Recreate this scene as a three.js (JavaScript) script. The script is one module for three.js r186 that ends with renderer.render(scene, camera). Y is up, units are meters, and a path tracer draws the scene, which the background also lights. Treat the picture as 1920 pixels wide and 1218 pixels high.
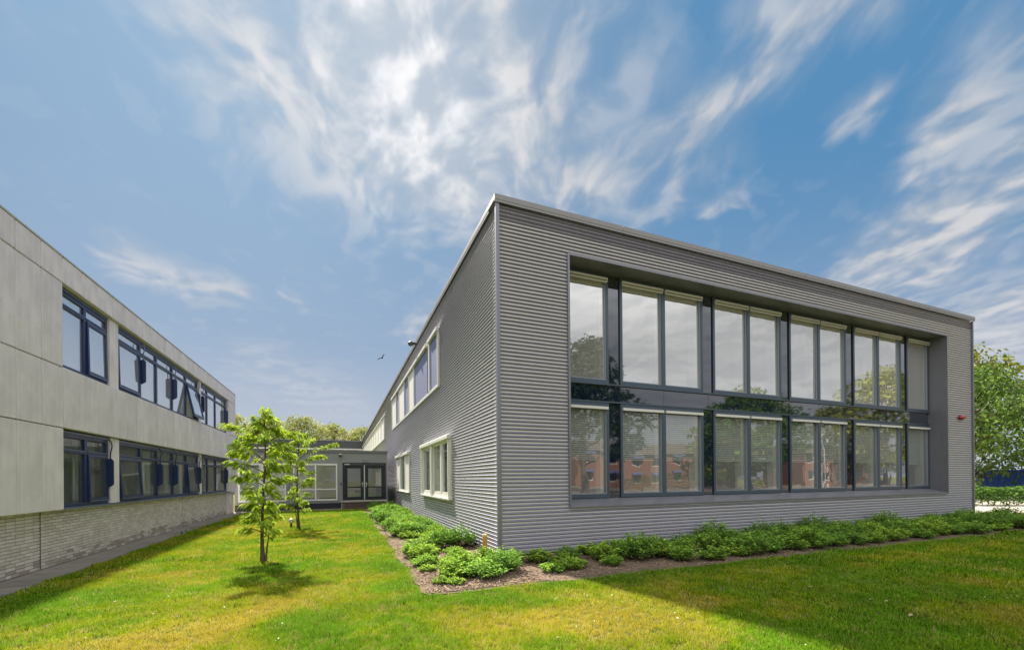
import * as THREE from 'three';
import { mergeGeometries, toCreasedNormals } from 'three/addons/utils/BufferGeometryUtils.js';

// ---------------------------------------------------------------- camera, sky, sun, exposure
const scene = new THREE.Scene();
const camera = new THREE.PerspectiveCamera(2 * Math.atan(609 / 796.95) * 180 / Math.PI, 1920 / 1218, 0.1, 900);
camera.setViewOffset(1920, 1218, 0, -287, 1920, 1218);            // shifted lens: the horizon lies low in the picture
{
  const m = new THREE.Matrix4().makeBasis(new THREE.Vector3(0.927237, -0.008549, 0.374377), new THREE.Vector3(0.007665, 0.999963, 0.003849), new THREE.Vector3(-0.374396, -0.000699, 0.927269));
  camera.quaternion.setFromRotationMatrix(m);
  camera.position.set(-2.8573, 1.5333, 7.7688);
}
const renderer = new THREE.WebGLRenderer({ antialias: true });
renderer.toneMapping = THREE.LinearToneMapping;
const EXPOSURE = 2.6;
renderer.toneMappingExposure = EXPOSURE;
renderer.shadowMap.enabled = true;
const SUN = new THREE.Vector3(-0.222, 1, -0.97).normalize();
const sun = new THREE.DirectionalLight(new THREE.Color(1.0, 0.93, 0.82), 4.4);
sun.position.copy(SUN).multiplyScalar(80);
sun.castShadow = true; sun.shadow.radius = 4; sun.shadow.mapSize.set(4096, 4096);
Object.assign(sun.shadow.camera, { left: -40, right: 40, top: 40, bottom: -40, near: 1, far: 220 });
scene.add(sun, sun.target);

// ---------------------------------------------------------------- small maths
function rng(seed) { let s = seed | 0; return () => { s = (s + 0x6d2b79f5) | 0; let t = Math.imul(s ^ (s >>> 15), 1 | s); t = (t + Math.imul(t ^ (t >>> 7), 61 | t)) ^ t; return ((t ^ (t >>> 14)) >>> 0) / 4294967296; }; }
const PERM = new Float32Array(65536); { const r = rng(77); for (let i = 0; i < 65536; i++) PERM[i] = r(); }
function vn(x, y, px = 256, py = 256) {                               // value noise, repeating every px, py
  let xi = Math.floor(x), yi = Math.floor(y); const fx = x - xi, fy = y - yi, u = fx * fx * (3 - 2 * fx), v = fy * fy * (3 - 2 * fy);
  const x0 = ((xi % px) + px) % px, x1 = (x0 + 1) % px, y0 = (((yi % py) + py) % py) * 256, y1 = ((((yi + 1) % py) + py) % py) * 256;
  const a = PERM[y0 + x0], b = PERM[y0 + x1], c = PERM[y1 + x0], d = PERM[y1 + x1];
  return a + (b - a) * u + (c - a) * v + (a - b - c + d) * u * v;
}
function fbm(x, y, oct = 5, p = 256, q = 256) { let s = 0, a = 0.5, n = 0; for (let i = 0; i < oct; i++) { s += a * vn(x, y, p, q); n += a; a *= 0.5; x = x * 2 + 17; y = y * 2 + 31; p = Math.min(256, p * 2); q = Math.min(256, q * 2); } return s / n; }
const clamp = (x, a = 0, b = 1) => Math.min(b, Math.max(a, x));
const sst = (a, b, x) => { const t = clamp((x - a) / (b - a)); return t * t * (3 - 2 * t); };
const mix = (a, b, t) => a + (b - a) * t;

// ---------------------------------------------------------------- the sky: blue air, thin veil and wind-drawn clouds on a high layer
{
  const W = 3072, H = 1536, data = new Float32Array(W * H * 4), D = Math.PI / 180, SKY = 1.07 / EXPOSURE;
  // cloud banks: azimuth and elevation (degrees, from -z towards +x) of both ends, half width, amount
  const banks = [[6.4, 47, 12, 38.6, 6.4, 0.95], [4.8, 38.7, 15.2, 37.1, 3.6, 0.85], [17.4, 47, 22.4, 36.8, 5.4, 0.78], [26.1, 46.3, 29.5, 35.1, 3.4, 0.55], [35.9, 46.2, 41.1, 38.2, 3.2, 0.34], [33.7, 33.8, 45.4, 36.6, 2.0, 0.55], [45.4, 36.6, 52.9, 39, 2, 0.52], [52.9, 39, 58.4, 40.7, 1.6, 0.4], [50.7, 42.5, 53.5, 43.4, 1.3, 0.5], [59.7, 33.1, 62.7, 34.1, 0.9, 0.62], [46.6, 29.1, 49.8, 29.9, 0.8, 0.62], [44.8, 32.2, 50.1, 33.3, 1.4, 0.3], [56.5, 41.4, 64.4, 39.2, 1.4, 0.5], [65.8, 27.3, 68.7, 30.7, 1.3, 0.5], [68.7, 30.7, 72.5, 33.5, 2.2, 0.5], [60.9, 19.9, 67.3, 23.4, 1.8, 0.5], [65, 20.6, 72.5, 25.6, 2.6, 0.8], [62.6, 18.5, 68.6, 19.9, 1.6, 0.5], [70.5, 12.5, 76, 13.5, 3.0, 1.1], [-13.7, 41.9, -10.8, 41.6, 3.4, 0.5], [-7.7, 37.4, -2, 35, 4.1, 0.42], [-20, 21.8, -12, 20.6, 1.2, 0.62], [-13.9, 19.1, -11.5, 20.4, 1, 0.34], [-5.6, 21.3, -4.5, 20.9, 0.7, 0.35], [15, 22.8, 10.1, 18.9, 1.5, 0.42], [-9, 13.4, 0.2, 9.2, 2.5, 0.35], [22.3, 35.4, 25.2, 33.9, 2.1, 0.5], [-4.3, 41.3, 0.5, 38.4, 3, 0.4], [37.7, 29.8, 41.6, 31.3, 2.0, 0.3]];
  for (let j = 0; j < H; j++) {
    const el = ((j + 0.5) / H - 0.5) * 180, se = Math.sin(el * D), ce = Math.cos(el * D);
    for (let i = 0; i < W; i++) {
      const o = (j * W + i) * 4, ph = ((i + 0.5) / W - 0.5) * 2 * Math.PI, dx = ce * Math.cos(ph), dz = ce * Math.sin(ph);
      data[o + 3] = 1;
      if (el < -1) { data[o] = 0.30; data[o + 1] = 0.33; data[o + 2] = 0.36; continue; }
      const az = Math.atan2(dx, -dz) / D, ang = Math.acos(clamp(dx * SUN.x + se * SUN.y + dz * SUN.z, -1, 1)) / D;
      // air: paler towards the horizon and towards the sun
      const g = Math.exp(-((ang / 25) ** 2)), t = sst(0, mix(30, 54, Math.exp(-((ang / 44) ** 2))), el);
      let r = mix(0.375, 0.095, t), gg = mix(0.45, 0.255, t), b = mix(0.58, 0.465, t); const haze = 1 - sst(3, 17, el); r = mix(r, 0.52, haze * 0.7); gg = mix(gg, 0.555, haze * 0.7); b = mix(b, 0.62, haze * 0.7);
      r = mix(r, 0.44, g * 0.55); gg = mix(gg, 0.60, g * 0.55); b = mix(b, 0.76, g * 0.55);
      // the cloud layer, seen from below
      const k = 1 / (Math.max(se, 0) + 0.06), qx = dx * k, qz = dz * k;
      const wx = fbm(qx * 2.6 + 9, qz * 1.6 + 4, 4) - 0.5, wz = fbm(qx * 2.4 + 40, qz * 1.7 + 22, 4) - 0.5, sx = qx + 0.22 * Math.sin(qx * 0.9 + 0.4) * (qz + 1);
      const streak = fbm((sx + wx * 0.36) * 14 + 60, (qz + wz * 0.45) * 9.5 + 80, 6);
      const puff = fbm((qx + wx * 0.26) * 20 + 5, (qz + wz * 0.26) * 15 + 3, 6);
      let m = 0, core = 0;
      if (az > -60 && az < 110 && el < 70) {
        const ca = Math.cos(el * D), jx = (puff - 0.5) * 5 + wx * 7, jy = (streak - 0.5) * 5 + wz * 6;
        for (let n = 0; n < banks.length; n++) {
          const B = banks[n], ax = (az + jx * 0.4 - B[0]) * ca, ay = el + jy * 0.4 - B[1], bx = (B[2] - B[0]) * ca, by = B[3] - B[1], h = clamp((ax * bx + ay * by) / (bx * bx + by * by));
          const d2 = (ax - bx * h) ** 2 + (ay - by * h) ** 2, w = Math.exp(-d2 / (B[4] * B[4] * 1.6)) * B[5];
          m = m + w * (1 - Math.min(m, 1) * 0.6); if (n < 2) core = Math.max(core, w);
        }
      }
      // outside the picture: broken sheet that the windows mirror, brightened as added fill light
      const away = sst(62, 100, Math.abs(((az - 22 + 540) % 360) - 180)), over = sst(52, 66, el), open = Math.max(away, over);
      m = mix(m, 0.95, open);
      const tx = mix(mix(streak, puff, 0.25), puff, clamp(core * 0.75)), tt = sst(0.27, 0.73, tx);
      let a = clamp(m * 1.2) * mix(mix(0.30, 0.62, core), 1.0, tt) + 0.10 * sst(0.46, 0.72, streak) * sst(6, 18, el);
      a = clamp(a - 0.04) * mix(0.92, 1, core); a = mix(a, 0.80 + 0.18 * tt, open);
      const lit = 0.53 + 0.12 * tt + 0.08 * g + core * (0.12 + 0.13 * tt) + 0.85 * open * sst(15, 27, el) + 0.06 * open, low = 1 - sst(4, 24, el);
      const L = lit;
      r = mix(r, L * mix(0.985, 0.92, low), a); gg = mix(gg, L * mix(0.985, 0.95, low), a); b = mix(b, L * mix(1.0, 1.03, low), a);
      data[o] = r * SKY; data[o + 1] = gg * SKY; data[o + 2] = b * SKY;
    }
  }
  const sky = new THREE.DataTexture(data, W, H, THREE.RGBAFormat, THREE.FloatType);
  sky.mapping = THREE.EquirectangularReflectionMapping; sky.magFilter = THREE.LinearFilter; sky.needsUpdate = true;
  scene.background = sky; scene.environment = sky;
}

// ---------------------------------------------------------------- scene helpers
const used = new Map();
function numbered(name) { const n = used.get(name) ?? 0; used.set(name, n + 1); return n ? name + '_' + String(n).padStart(3, '0') : name; }
function shade(o) { o.castShadow = true; o.receiveShadow = true; return o; }
function thing(name, label, category, pos = [0, 0, 0], group) {
  const o = new THREE.Group(); o.name = numbered(name); o.position.set(...pos); o.userData = { label, category }; if (group) o.userData.group = group; scene.add(o); return o;
}
function sub(parent, name, pos) { const o = new THREE.Group(); o.name = name; if (pos) o.position.set(...pos); parent.add(o); return o; }
function merged(g) { if (!Array.isArray(g)) return g; const l = g.map((x) => { const y = x.index ? x.toNonIndexed() : x; for (const k of Object.keys(y.attributes)) if (!['position', 'normal', 'uv'].includes(k)) y.deleteAttribute(k); return y; }); return l.length === 1 ? l[0] : mergeGeometries(l); }
function part(parent, name, geo, mat, label) {
  const o = shade(new THREE.Mesh(merged(geo), mat)); o.name = parent === scene ? numbered(name) : name; if (label) o.userData.label = label; parent.add(o); return o;
}
function struct(name, geo, mat, label, category) { const o = part(scene, name, geo, mat); o.userData = { kind: 'structure', label, category }; return o; }
function metreUV(g) {                                                  // texture coordinates in metres, from the side each face looks to
  const p = g.attributes.position, n = g.attributes.normal, uv = new Float32Array(p.count * 2);
  for (let i = 0; i < p.count; i++) { const ax = Math.abs(n.getX(i)), ay = Math.abs(n.getY(i)), az = Math.abs(n.getZ(i)); let u, v; if (ax >= ay && ax >= az) { u = p.getZ(i); v = p.getY(i); } else if (ay >= az) { u = p.getX(i); v = p.getZ(i); } else { u = p.getX(i); v = p.getY(i); } uv[2 * i] = u; uv[2 * i + 1] = v; }
  g.setAttribute('uv', new THREE.BufferAttribute(uv, 2)); return g;
}
function bx(x0, x1, y0, y1, z0, z1) { const g = new THREE.BoxGeometry(Math.abs(x1 - x0), Math.abs(y1 - y0), Math.abs(z1 - z0)); g.translate((x0 + x1) / 2, (y0 + y1) / 2, (z0 + z1) / 2); return metreUV(g); }
function cbox(w, h, d, c = 0.008) {                                     // box with chamfered edges, centred
  const s = new THREE.Shape(); s.moveTo(-w / 2 + c, -h / 2); s.lineTo(w / 2 - c, -h / 2); s.lineTo(w / 2, -h / 2 + c); s.lineTo(w / 2, h / 2 - c); s.lineTo(w / 2 - c, h / 2); s.lineTo(-w / 2 + c, h / 2); s.lineTo(-w / 2, h / 2 - c); s.lineTo(-w / 2, -h / 2 + c); s.closePath();
  const g = new THREE.ExtrudeGeometry(s, { depth: d - 2 * c, bevelEnabled: true, bevelThickness: c, bevelSize: c * 0.7, bevelOffset: -c * 0.7, bevelSegments: 1, steps: 1 });
  g.translate(0, 0, -(d - 2 * c) / 2); return metreUV(g);
}
function tube(points, radii, seg = 6) {                                 // tapered tube through points
  const pos = [], nor = [], uv = [], idx = []; let up = new THREE.Vector3(0.3, 0.1, 1).normalize();
  points.forEach((p, i) => {
    const a = points[Math.max(0, i - 1)], b = points[Math.min(points.length - 1, i + 1)], t = new THREE.Vector3().subVectors(b, a).normalize();
    const s = new THREE.Vector3().crossVectors(t, up).normalize(), w = new THREE.Vector3().crossVectors(s, t); up = w.clone();
    for (let k = 0; k <= seg; k++) { const q = k / seg * Math.PI * 2, n = s.clone().multiplyScalar(Math.cos(q)).addScaledVector(w, Math.sin(q)); nor.push(n.x, n.y, n.z); pos.push(p.x + n.x * radii[i], p.y + n.y * radii[i], p.z + n.z * radii[i]); uv.push(k / seg * radii[0] * 6, i * 0.2); }
  });
  for (let i = 0; i < points.length - 1; i++) for (let k = 0; k < seg; k++) { const a = i * (seg + 1) + k, b = a + seg + 1; idx.push(a, b, a + 1, a + 1, b, b + 1); }
  const g = new THREE.BufferGeometry(); g.setAttribute('position', new THREE.Float32BufferAttribute(pos, 3)); g.setAttribute('normal', new THREE.Float32BufferAttribute(nor, 3)); g.setAttribute('uv', new THREE.Float32BufferAttribute(uv, 2)); g.setIndex(idx); return g;
}
const V = (x, y, z) => new THREE.Vector3(x, y, z);
function cyl(r0, r1, h, x, y, z, seg = 16) { const g = new THREE.CylinderGeometry(r1, r0, h, seg); g.translate(x, y + h / 2, z); return g; }
function rectsMinus(u0, u1, y0, y1, holes) {                            // what is left of a wall around its openings
  const us = [...new Set([u0, u1, ...holes.flatMap((h) => [h[0], h[1]])])].filter((u) => u >= u0 && u <= u1).sort((a, b) => a - b), out = [];
  for (let i = 0; i < us.length - 1; i++) {
    const c = (us[i] + us[i + 1]) / 2, hs = holes.filter((h) => h[0] < c && h[1] > c).sort((a, b) => a[2] - b[2]); let y = y0;
    for (const h of hs) { if (h[2] > y) out.push([us[i], us[i + 1], y, h[2]]); y = h[3]; }
    if (y1 > y) out.push([us[i], us[i + 1], y, y1]);
  }
  return out;
}

// ---------------------------------------------------------------- materials
function tex(size, fn, srgb = true) {
  const d = new Uint8Array(size * size * 4);
  for (let j = 0; j < size; j++) for (let i = 0; i < size; i++) { const c = fn(i / size, j / size), o = (j * size + i) * 4; for (let k = 0; k < 3; k++) { const x = clamp(Array.isArray(c) ? c[k] : c); d[o + k] = 255 * (srgb ? (x <= 0.0031308 ? 12.92 * x : 1.055 * x ** (1 / 2.4) - 0.055) : x); } d[o + 3] = 255; }
  const t = new THREE.DataTexture(d, size, size, THREE.RGBAFormat); t.wrapS = t.wrapT = THREE.RepeatWrapping; t.magFilter = THREE.LinearFilter; t.minFilter = THREE.LinearMipmapLinearFilter; t.generateMipmaps = true; if (srgb) t.colorSpace = THREE.SRGBColorSpace; t.needsUpdate = true; return t;
}
function rep(t, m) { const c = t.clone(); c.repeat.set(1 / m, 1 / m); c.needsUpdate = true; return c; }   // one repeat every m metres
const col = (r, g, b) => new THREE.Color().setRGB(r, g, b);
function std(r, g, b, o = {}) { return new THREE.MeshStandardMaterial({ color: col(r, g, b), roughness: 0.6, metalness: 0, ...o }); }
function phy(r, g, b, o = {}) { return new THREE.MeshPhysicalMaterial({ color: col(r, g, b), roughness: 0.5, metalness: 0, ...o }); }
const noiseTex = tex(512, (u, v) => fbm(u * 8, v * 8, 6, 8, 8), false);
const fineTex = tex(512, (u, v) => 0.6 * vn(u * 128, v * 128, 128, 128) + 0.4 * vn(u * 256, v * 256, 256, 256), false);
// cast concrete: cloudy, with pores and faint runs of dirt
const concreteTex = tex(1024, (u, v) => {
  const c = fbm(u * 6, v * 6, 6, 6, 6), run = fbm(u * 40, v * 3, 4, 40, 3), pore = vn(u * 200, v * 200, 200, 200), f = vn(u * 256 + 9, v * 256, 256, 256);
  let k = 0.88 + 0.24 * (c - 0.5) + 0.15 * (run - 0.5) + 0.07 * (f - 0.5) - (pore > 0.93 ? 0.13 : 0);
  return [k, k * (0.985 + 0.01 * (c - 0.5)), k * (0.95 - 0.05 * (run - 0.5))];
});
const concreteBump = tex(512, (u, v) => { const p = vn(u * 100, v * 100, 100, 100); return 0.5 + 0.3 * (fbm(u * 16, v * 16, 5, 16, 16) - 0.5) - (p > 0.92 ? 0.3 : 0); }, false);
const concreteMats = [1, 0.97, 1.03, 0.985, 0.95].map((k, i) => { const t = rep(concreteTex, 1.9); t.offset.set(i * 0.37, i * 0.21); return std(0.87 * k, 0.80 * k, 0.85 * k, { roughness: 0.9, map: t, bumpMap: rep(concreteBump, 1.1), bumpScale: 0.004 }); });
const brickMats = [[0.80, 0.74, 0.70], [0.75, 0.69, 0.645], [0.84, 0.785, 0.745], [0.70, 0.635, 0.585], [0.44, 0.38, 0.335], [0.56, 0.495, 0.44]].map(([r, g, b]) => std(r, g, b, { roughness: 0.92, map: rep(concreteTex, 0.8), bumpMap: rep(concreteBump, 0.35), bumpScale: 0.004 }));
const mortar = std(0.25, 0.225, 0.20, { roughness: 0.95, bumpMap: rep(fineTex, 0.4), bumpScale: 0.003 });
const claddingTex = tex(512, (u, v) => { const k = 0.93 + 0.10 * (fbm(u * 4, v * 10, 5, 4, 10) - 0.5) + 0.06 * (vn(u * 90, v * 8, 90, 8) - 0.5); return [k, k, k]; });
const cladding = std(0.30, 0.285, 0.355, { metalness: 0.45, roughness: 0.38, map: rep(claddingTex, 3.1) });
const trim = std(0.22, 0.22, 0.25, { metalness: 0.5, roughness: 0.42 });
const coping = std(0.26, 0.255, 0.26, { metalness: 0.15, roughness: 0.5 });
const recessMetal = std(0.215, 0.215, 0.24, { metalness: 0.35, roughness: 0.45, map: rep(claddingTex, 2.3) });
const slateFrame = std(0.075, 0.105, 0.145, { metalness: 0.3, roughness: 0.38 });
const navyGlass = phy(0.006, 0.014, 0.028, { roughness: 0.03, ior: 2.0, clearcoat: 1, clearcoatRoughness: 0.02 });
const wavy = tex(256, (u, v) => 0.6 * vn(u * 3, v * 3, 3, 3) + 0.4 * vn(u * 7 + 2, v * 7, 7, 7), false);
const glass = [0.24, 0.64].map((m, i) => phy([0.76, 0.95][i], [0.78, 0.94][i], [0.75, 0.92][i], { transmission: 1, bumpMap: wavy, bumpScale: 0.0014, thickness: 0, roughness: 0.0, ior: 2.4, metalness: m, side: THREE.DoubleSide }));
const glassPlain = phy(0.80, 0.86, 0.84, { transmission: 1, thickness: 0, roughness: 0.0, ior: 1.7, metalness: 0.07, side: THREE.DoubleSide });
const glassSky = phy(0.95, 0.95, 0.97, { transmission: 1, thickness: 0, roughness: 0.0, ior: 1.8, metalness: 0.74, side: THREE.DoubleSide });
const blueFrame = std(0.018, 0.034, 0.105, { roughness: 0.35, metalness: 0.1 });
const blueEdge = std(0.16, 0.20, 0.33, { roughness: 0.35, metalness: 0.3 });
const white = std(0.78, 0.77, 0.73, { roughness: 0.5 });
const cream = std(0.70, 0.68, 0.63, { roughness: 0.45 });
const plaster = std(0.72, 0.71, 0.68, { roughness: 0.9 });
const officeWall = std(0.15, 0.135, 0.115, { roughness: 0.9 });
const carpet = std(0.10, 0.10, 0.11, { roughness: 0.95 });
const darkMetal = std(0.03, 0.032, 0.04, { roughness: 0.45, metalness: 0.3 });
const doorMat = std(0.014, 0.016, 0.028, { roughness: 0.35, metalness: 0.2 });
const steel = std(0.55, 0.56, 0.58, { roughness: 0.3, metalness: 0.85 });
const bark = std(0.125, 0.09, 0.065, { roughness: 0.95, map: rep(concreteTex, 0.3), bumpMap: rep(noiseTex, 0.15), bumpScale: 0.01 });
function leafMat(r, g, b, t = 0.4) { return phy(r, g, b, { transmission: t, thickness: 0, roughness: 1, specularIntensity: 0.15, side: THREE.DoubleSide, vertexColors: true }); }

// ---------------------------------------------------------------- ground
const soilTex = tex(512, (u, v) => { const a = fbm(u * 10, v * 10, 6, 10, 10), f = vn(u * 128, v * 128, 128, 128), c = vn(u * 60 + 5, v * 60, 60, 60); const k = 0.55 + 0.5 * (a - 0.5) + 0.35 * (f - 0.5); return c > 0.8 ? [k * 0.9, k * 0.72, k * 0.52] : [k * 0.62, k * 0.48, k * 0.36]; });
const soil = std(0.42, 0.36, 0.31, { roughness: 1, map: rep(soilTex, 1.1), bumpMap: rep(noiseTex, 0.7), bumpScale: 0.03 });
const turfTex = tex(1024, (u, v) => { const a = fbm(u * 7, v * 7, 6, 7, 7), f = vn(u * 256, v * 256, 256, 256), d = fbm(u * 5 + 40, v * 5, 4, 5, 5), y = sst(0.5, 0.68, d); const k = 0.75 + 0.35 * (a - 0.5) + 0.45 * (f - 0.5); return [k * mix(0.50, 0.80, y), k * mix(0.66, 0.66, y), k * mix(0.03, 0.08, y)]; });
const turf = std(0.32, 0.30, 0.08, { roughness: 1, map: rep(turfTex, 6.3), bumpMap: rep(fineTex, 0.9), bumpScale: 0.03 });
const pavingTex = tex(512, (u, v) => { const a = fbm(u * 6, v * 6, 6, 6, 6), f = vn(u * 200, v * 200, 200, 200); const k = 0.8 + 0.5 * (a - 0.5) + 0.15 * (f - 0.5); return [k, k * 0.96, k * 0.90]; });
const paving = [1, 0.88, 1.1].map((k) => std(0.27 * k, 0.245 * k, 0.22 * k, { roughness: 0.95, map: rep(pavingTex, 1.3), bumpMap: rep(noiseTex, 0.6), bumpScale: 0.006 }));
const paleConcrete = std(0.50, 0.47, 0.42, { roughness: 0.95, map: rep(pavingTex, 2.9) });
const asphalt = std(0.075, 0.073, 0.072, { roughness: 0.95, map: rep(pavingTex, 2.2), bumpMap: rep(fineTex, 0.5), bumpScale: 0.01 });
function sheet(pts, y) { const s = new THREE.Shape(pts.map(([x, z]) => new THREE.Vector2(x, -z))), g = new THREE.ShapeGeometry(s); g.rotateX(-Math.PI / 2); g.translate(0, y, 0); return metreUV(g); }

struct('ground', sheet([[-450, -450], [450, -450], [450, 450], [-450, 450]], -0.012), turf, 'wide green ground that runs out to the horizon', 'ground');
const jag = rng(5), bedEdge = [];
for (let z = -15.9; z <= 2.0; z += 0.35) bedEdge.push([-1.85 + (jag() - 0.5) * 0.10, z]);
bedEdge.push([-1.78, 2.16]);
for (let x = -1.5; x <= 24; x += 0.35) bedEdge.push([x, 2.2 + x * 0.012 + (jag() - 0.5) * 0.10]);
const bedEdgeX = (z) => -1.85 + 0.04 * Math.sin(z * 3), bedEdgeZ = (x) => 2.2 + x * 0.012 + 0.04 * Math.sin(x * 2.7);
struct('planting_bed', sheet([...bedEdge, [24, -0.3], [0.1, -0.3], [0.1, -15.9]], 0.004), soil, 'bare brown soil bed wrapping the foot of the grey building', 'soil bed');
struct('path', sheet([[-7.76, 6], [-7.1, 6], [-7.1, -16.6], [-7.76, -16.6]], -0.004), mortar, 'narrow dirty paved strip along the brick base of the concrete building', 'path');
{
  const p = scene.getObjectByName('path'), r = rng(9), geos = [0, 1, 2].map((k) => cbox(0.595, 0.05, 0.49 + k * 0.001, 0.006));
  for (let k = 0, z = 5.5; z > -16.4; z -= 0.5, k++) { const m = part(p, 'paving_slab', geos[k % 3], paving[Math.floor(r() * 3)]); m.position.set(-7.425, -0.018 + r() * 0.006, z); m.rotation.set((r() - 0.5) * 0.012, (r() - 0.5) * 0.014, (r() - 0.5) * 0.02); }
}
struct('paved_apron', sheet([[-7.7, -17.2], [-7.7, -15.75], [-2.9, -15.75], [-1.9, -15.75], [0, -15.75], [0, -17.2]], -0.003), paving[1], 'strip of dark paving in front of the glazed link building', 'paving');
struct('driveway', sheet([[17.95, 0.9], [21, 1.0], [27.5, -0.9], [40, -4.2], [40, -9.5], [27.6, -5.0], [24, -3.9], [17.95, -3.0]], 0.003), paleConcrete, 'pale concrete driveway beside the far end of the grey building', 'driveway');
const clinker = std(0.21, 0.165, 0.15, { roughness: 0.95, map: rep(pavingTex, 2.6), bumpMap: rep(fineTex, 0.8), bumpScale: 0.01 });
struct('road', sheet([[-120, 17.5], [160, 17.5], [160, 24], [-120, 24]], 0.0), asphalt, 'asphalt street beyond the lawn behind the camera', 'road');
struct('pavement', sheet([[-120, 12.5], [160, 12.5], [160, 17.5], [-120, 17.5]], 0.002), clinker, 'reddish clinker pavement between the lawn and the street', 'pavement');
struct('forecourt', sheet([[-120, 24], [160, 24], [160, 44], [-120, 44]], 0.002), clinker, 'reddish clinker forecourt of the brick houses across the street', 'pavement');

// ---------------------------------------------------------------- the lawn: blades in tufts
const spots = { dry: [[-3.99, 2.32, 0.55], [-4.39, 2.57, 0.4], [-3.6, 1.73, 0.3], [-0.48, 3.93, 0.5], [0.09, 3.99, 0.5], [-1.25, 3.6, 0.6], [-1.68, 3.02, 0.4], [-2.67, 3.32, 0.3], [5.5, 3.16, 0.35], [1.32, 3.76, 0.35], [5.7, 4.67, 0.5], [-4.9, 2.9, 0.5]], lush: [[-3.29, 2.62, 0.42], [-3.05, 3.3, 0.45], [-3.98, -0.69, 0.55], [-2.15, -0.11, 0.4], [1.14, 4.63, 0.5], [2.53, 5.23, 0.6], [-6.08, 0.38, 0.6], [-2.1, 1.5, 0.35]] };
function dryness(x, z) {
  let d = sst(0.40, 0.70, fbm(x * 0.55 + 20, z * 0.7 + 7, 5)) * 0.50 + 1.15 * (fbm(x * 1.9 + 3, z * 2.6 + 60, 5) - 0.5) + 0.15 - 0.14 * sst(0.5, 3.5, x);
  for (const [a, b, s] of spots.dry) d += 0.6 * Math.exp(-((x - a) ** 2 + (z - b) ** 2) / (s * s));
  for (const [a, b, s] of spots.lush) d -= 0.6 * Math.exp(-((x - a) ** 2 + (z - b) ** 2) / (s * s));
  const e = Math.min(Math.abs(x - bedEdgeX(z)) + (z > 2.4 ? 9 : 0), Math.abs(z - bedEdgeZ(x)) + (x < -2 ? 9 : 0));
  return d - 0.45 * Math.exp(-((e / 0.5) ** 2));
}
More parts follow.
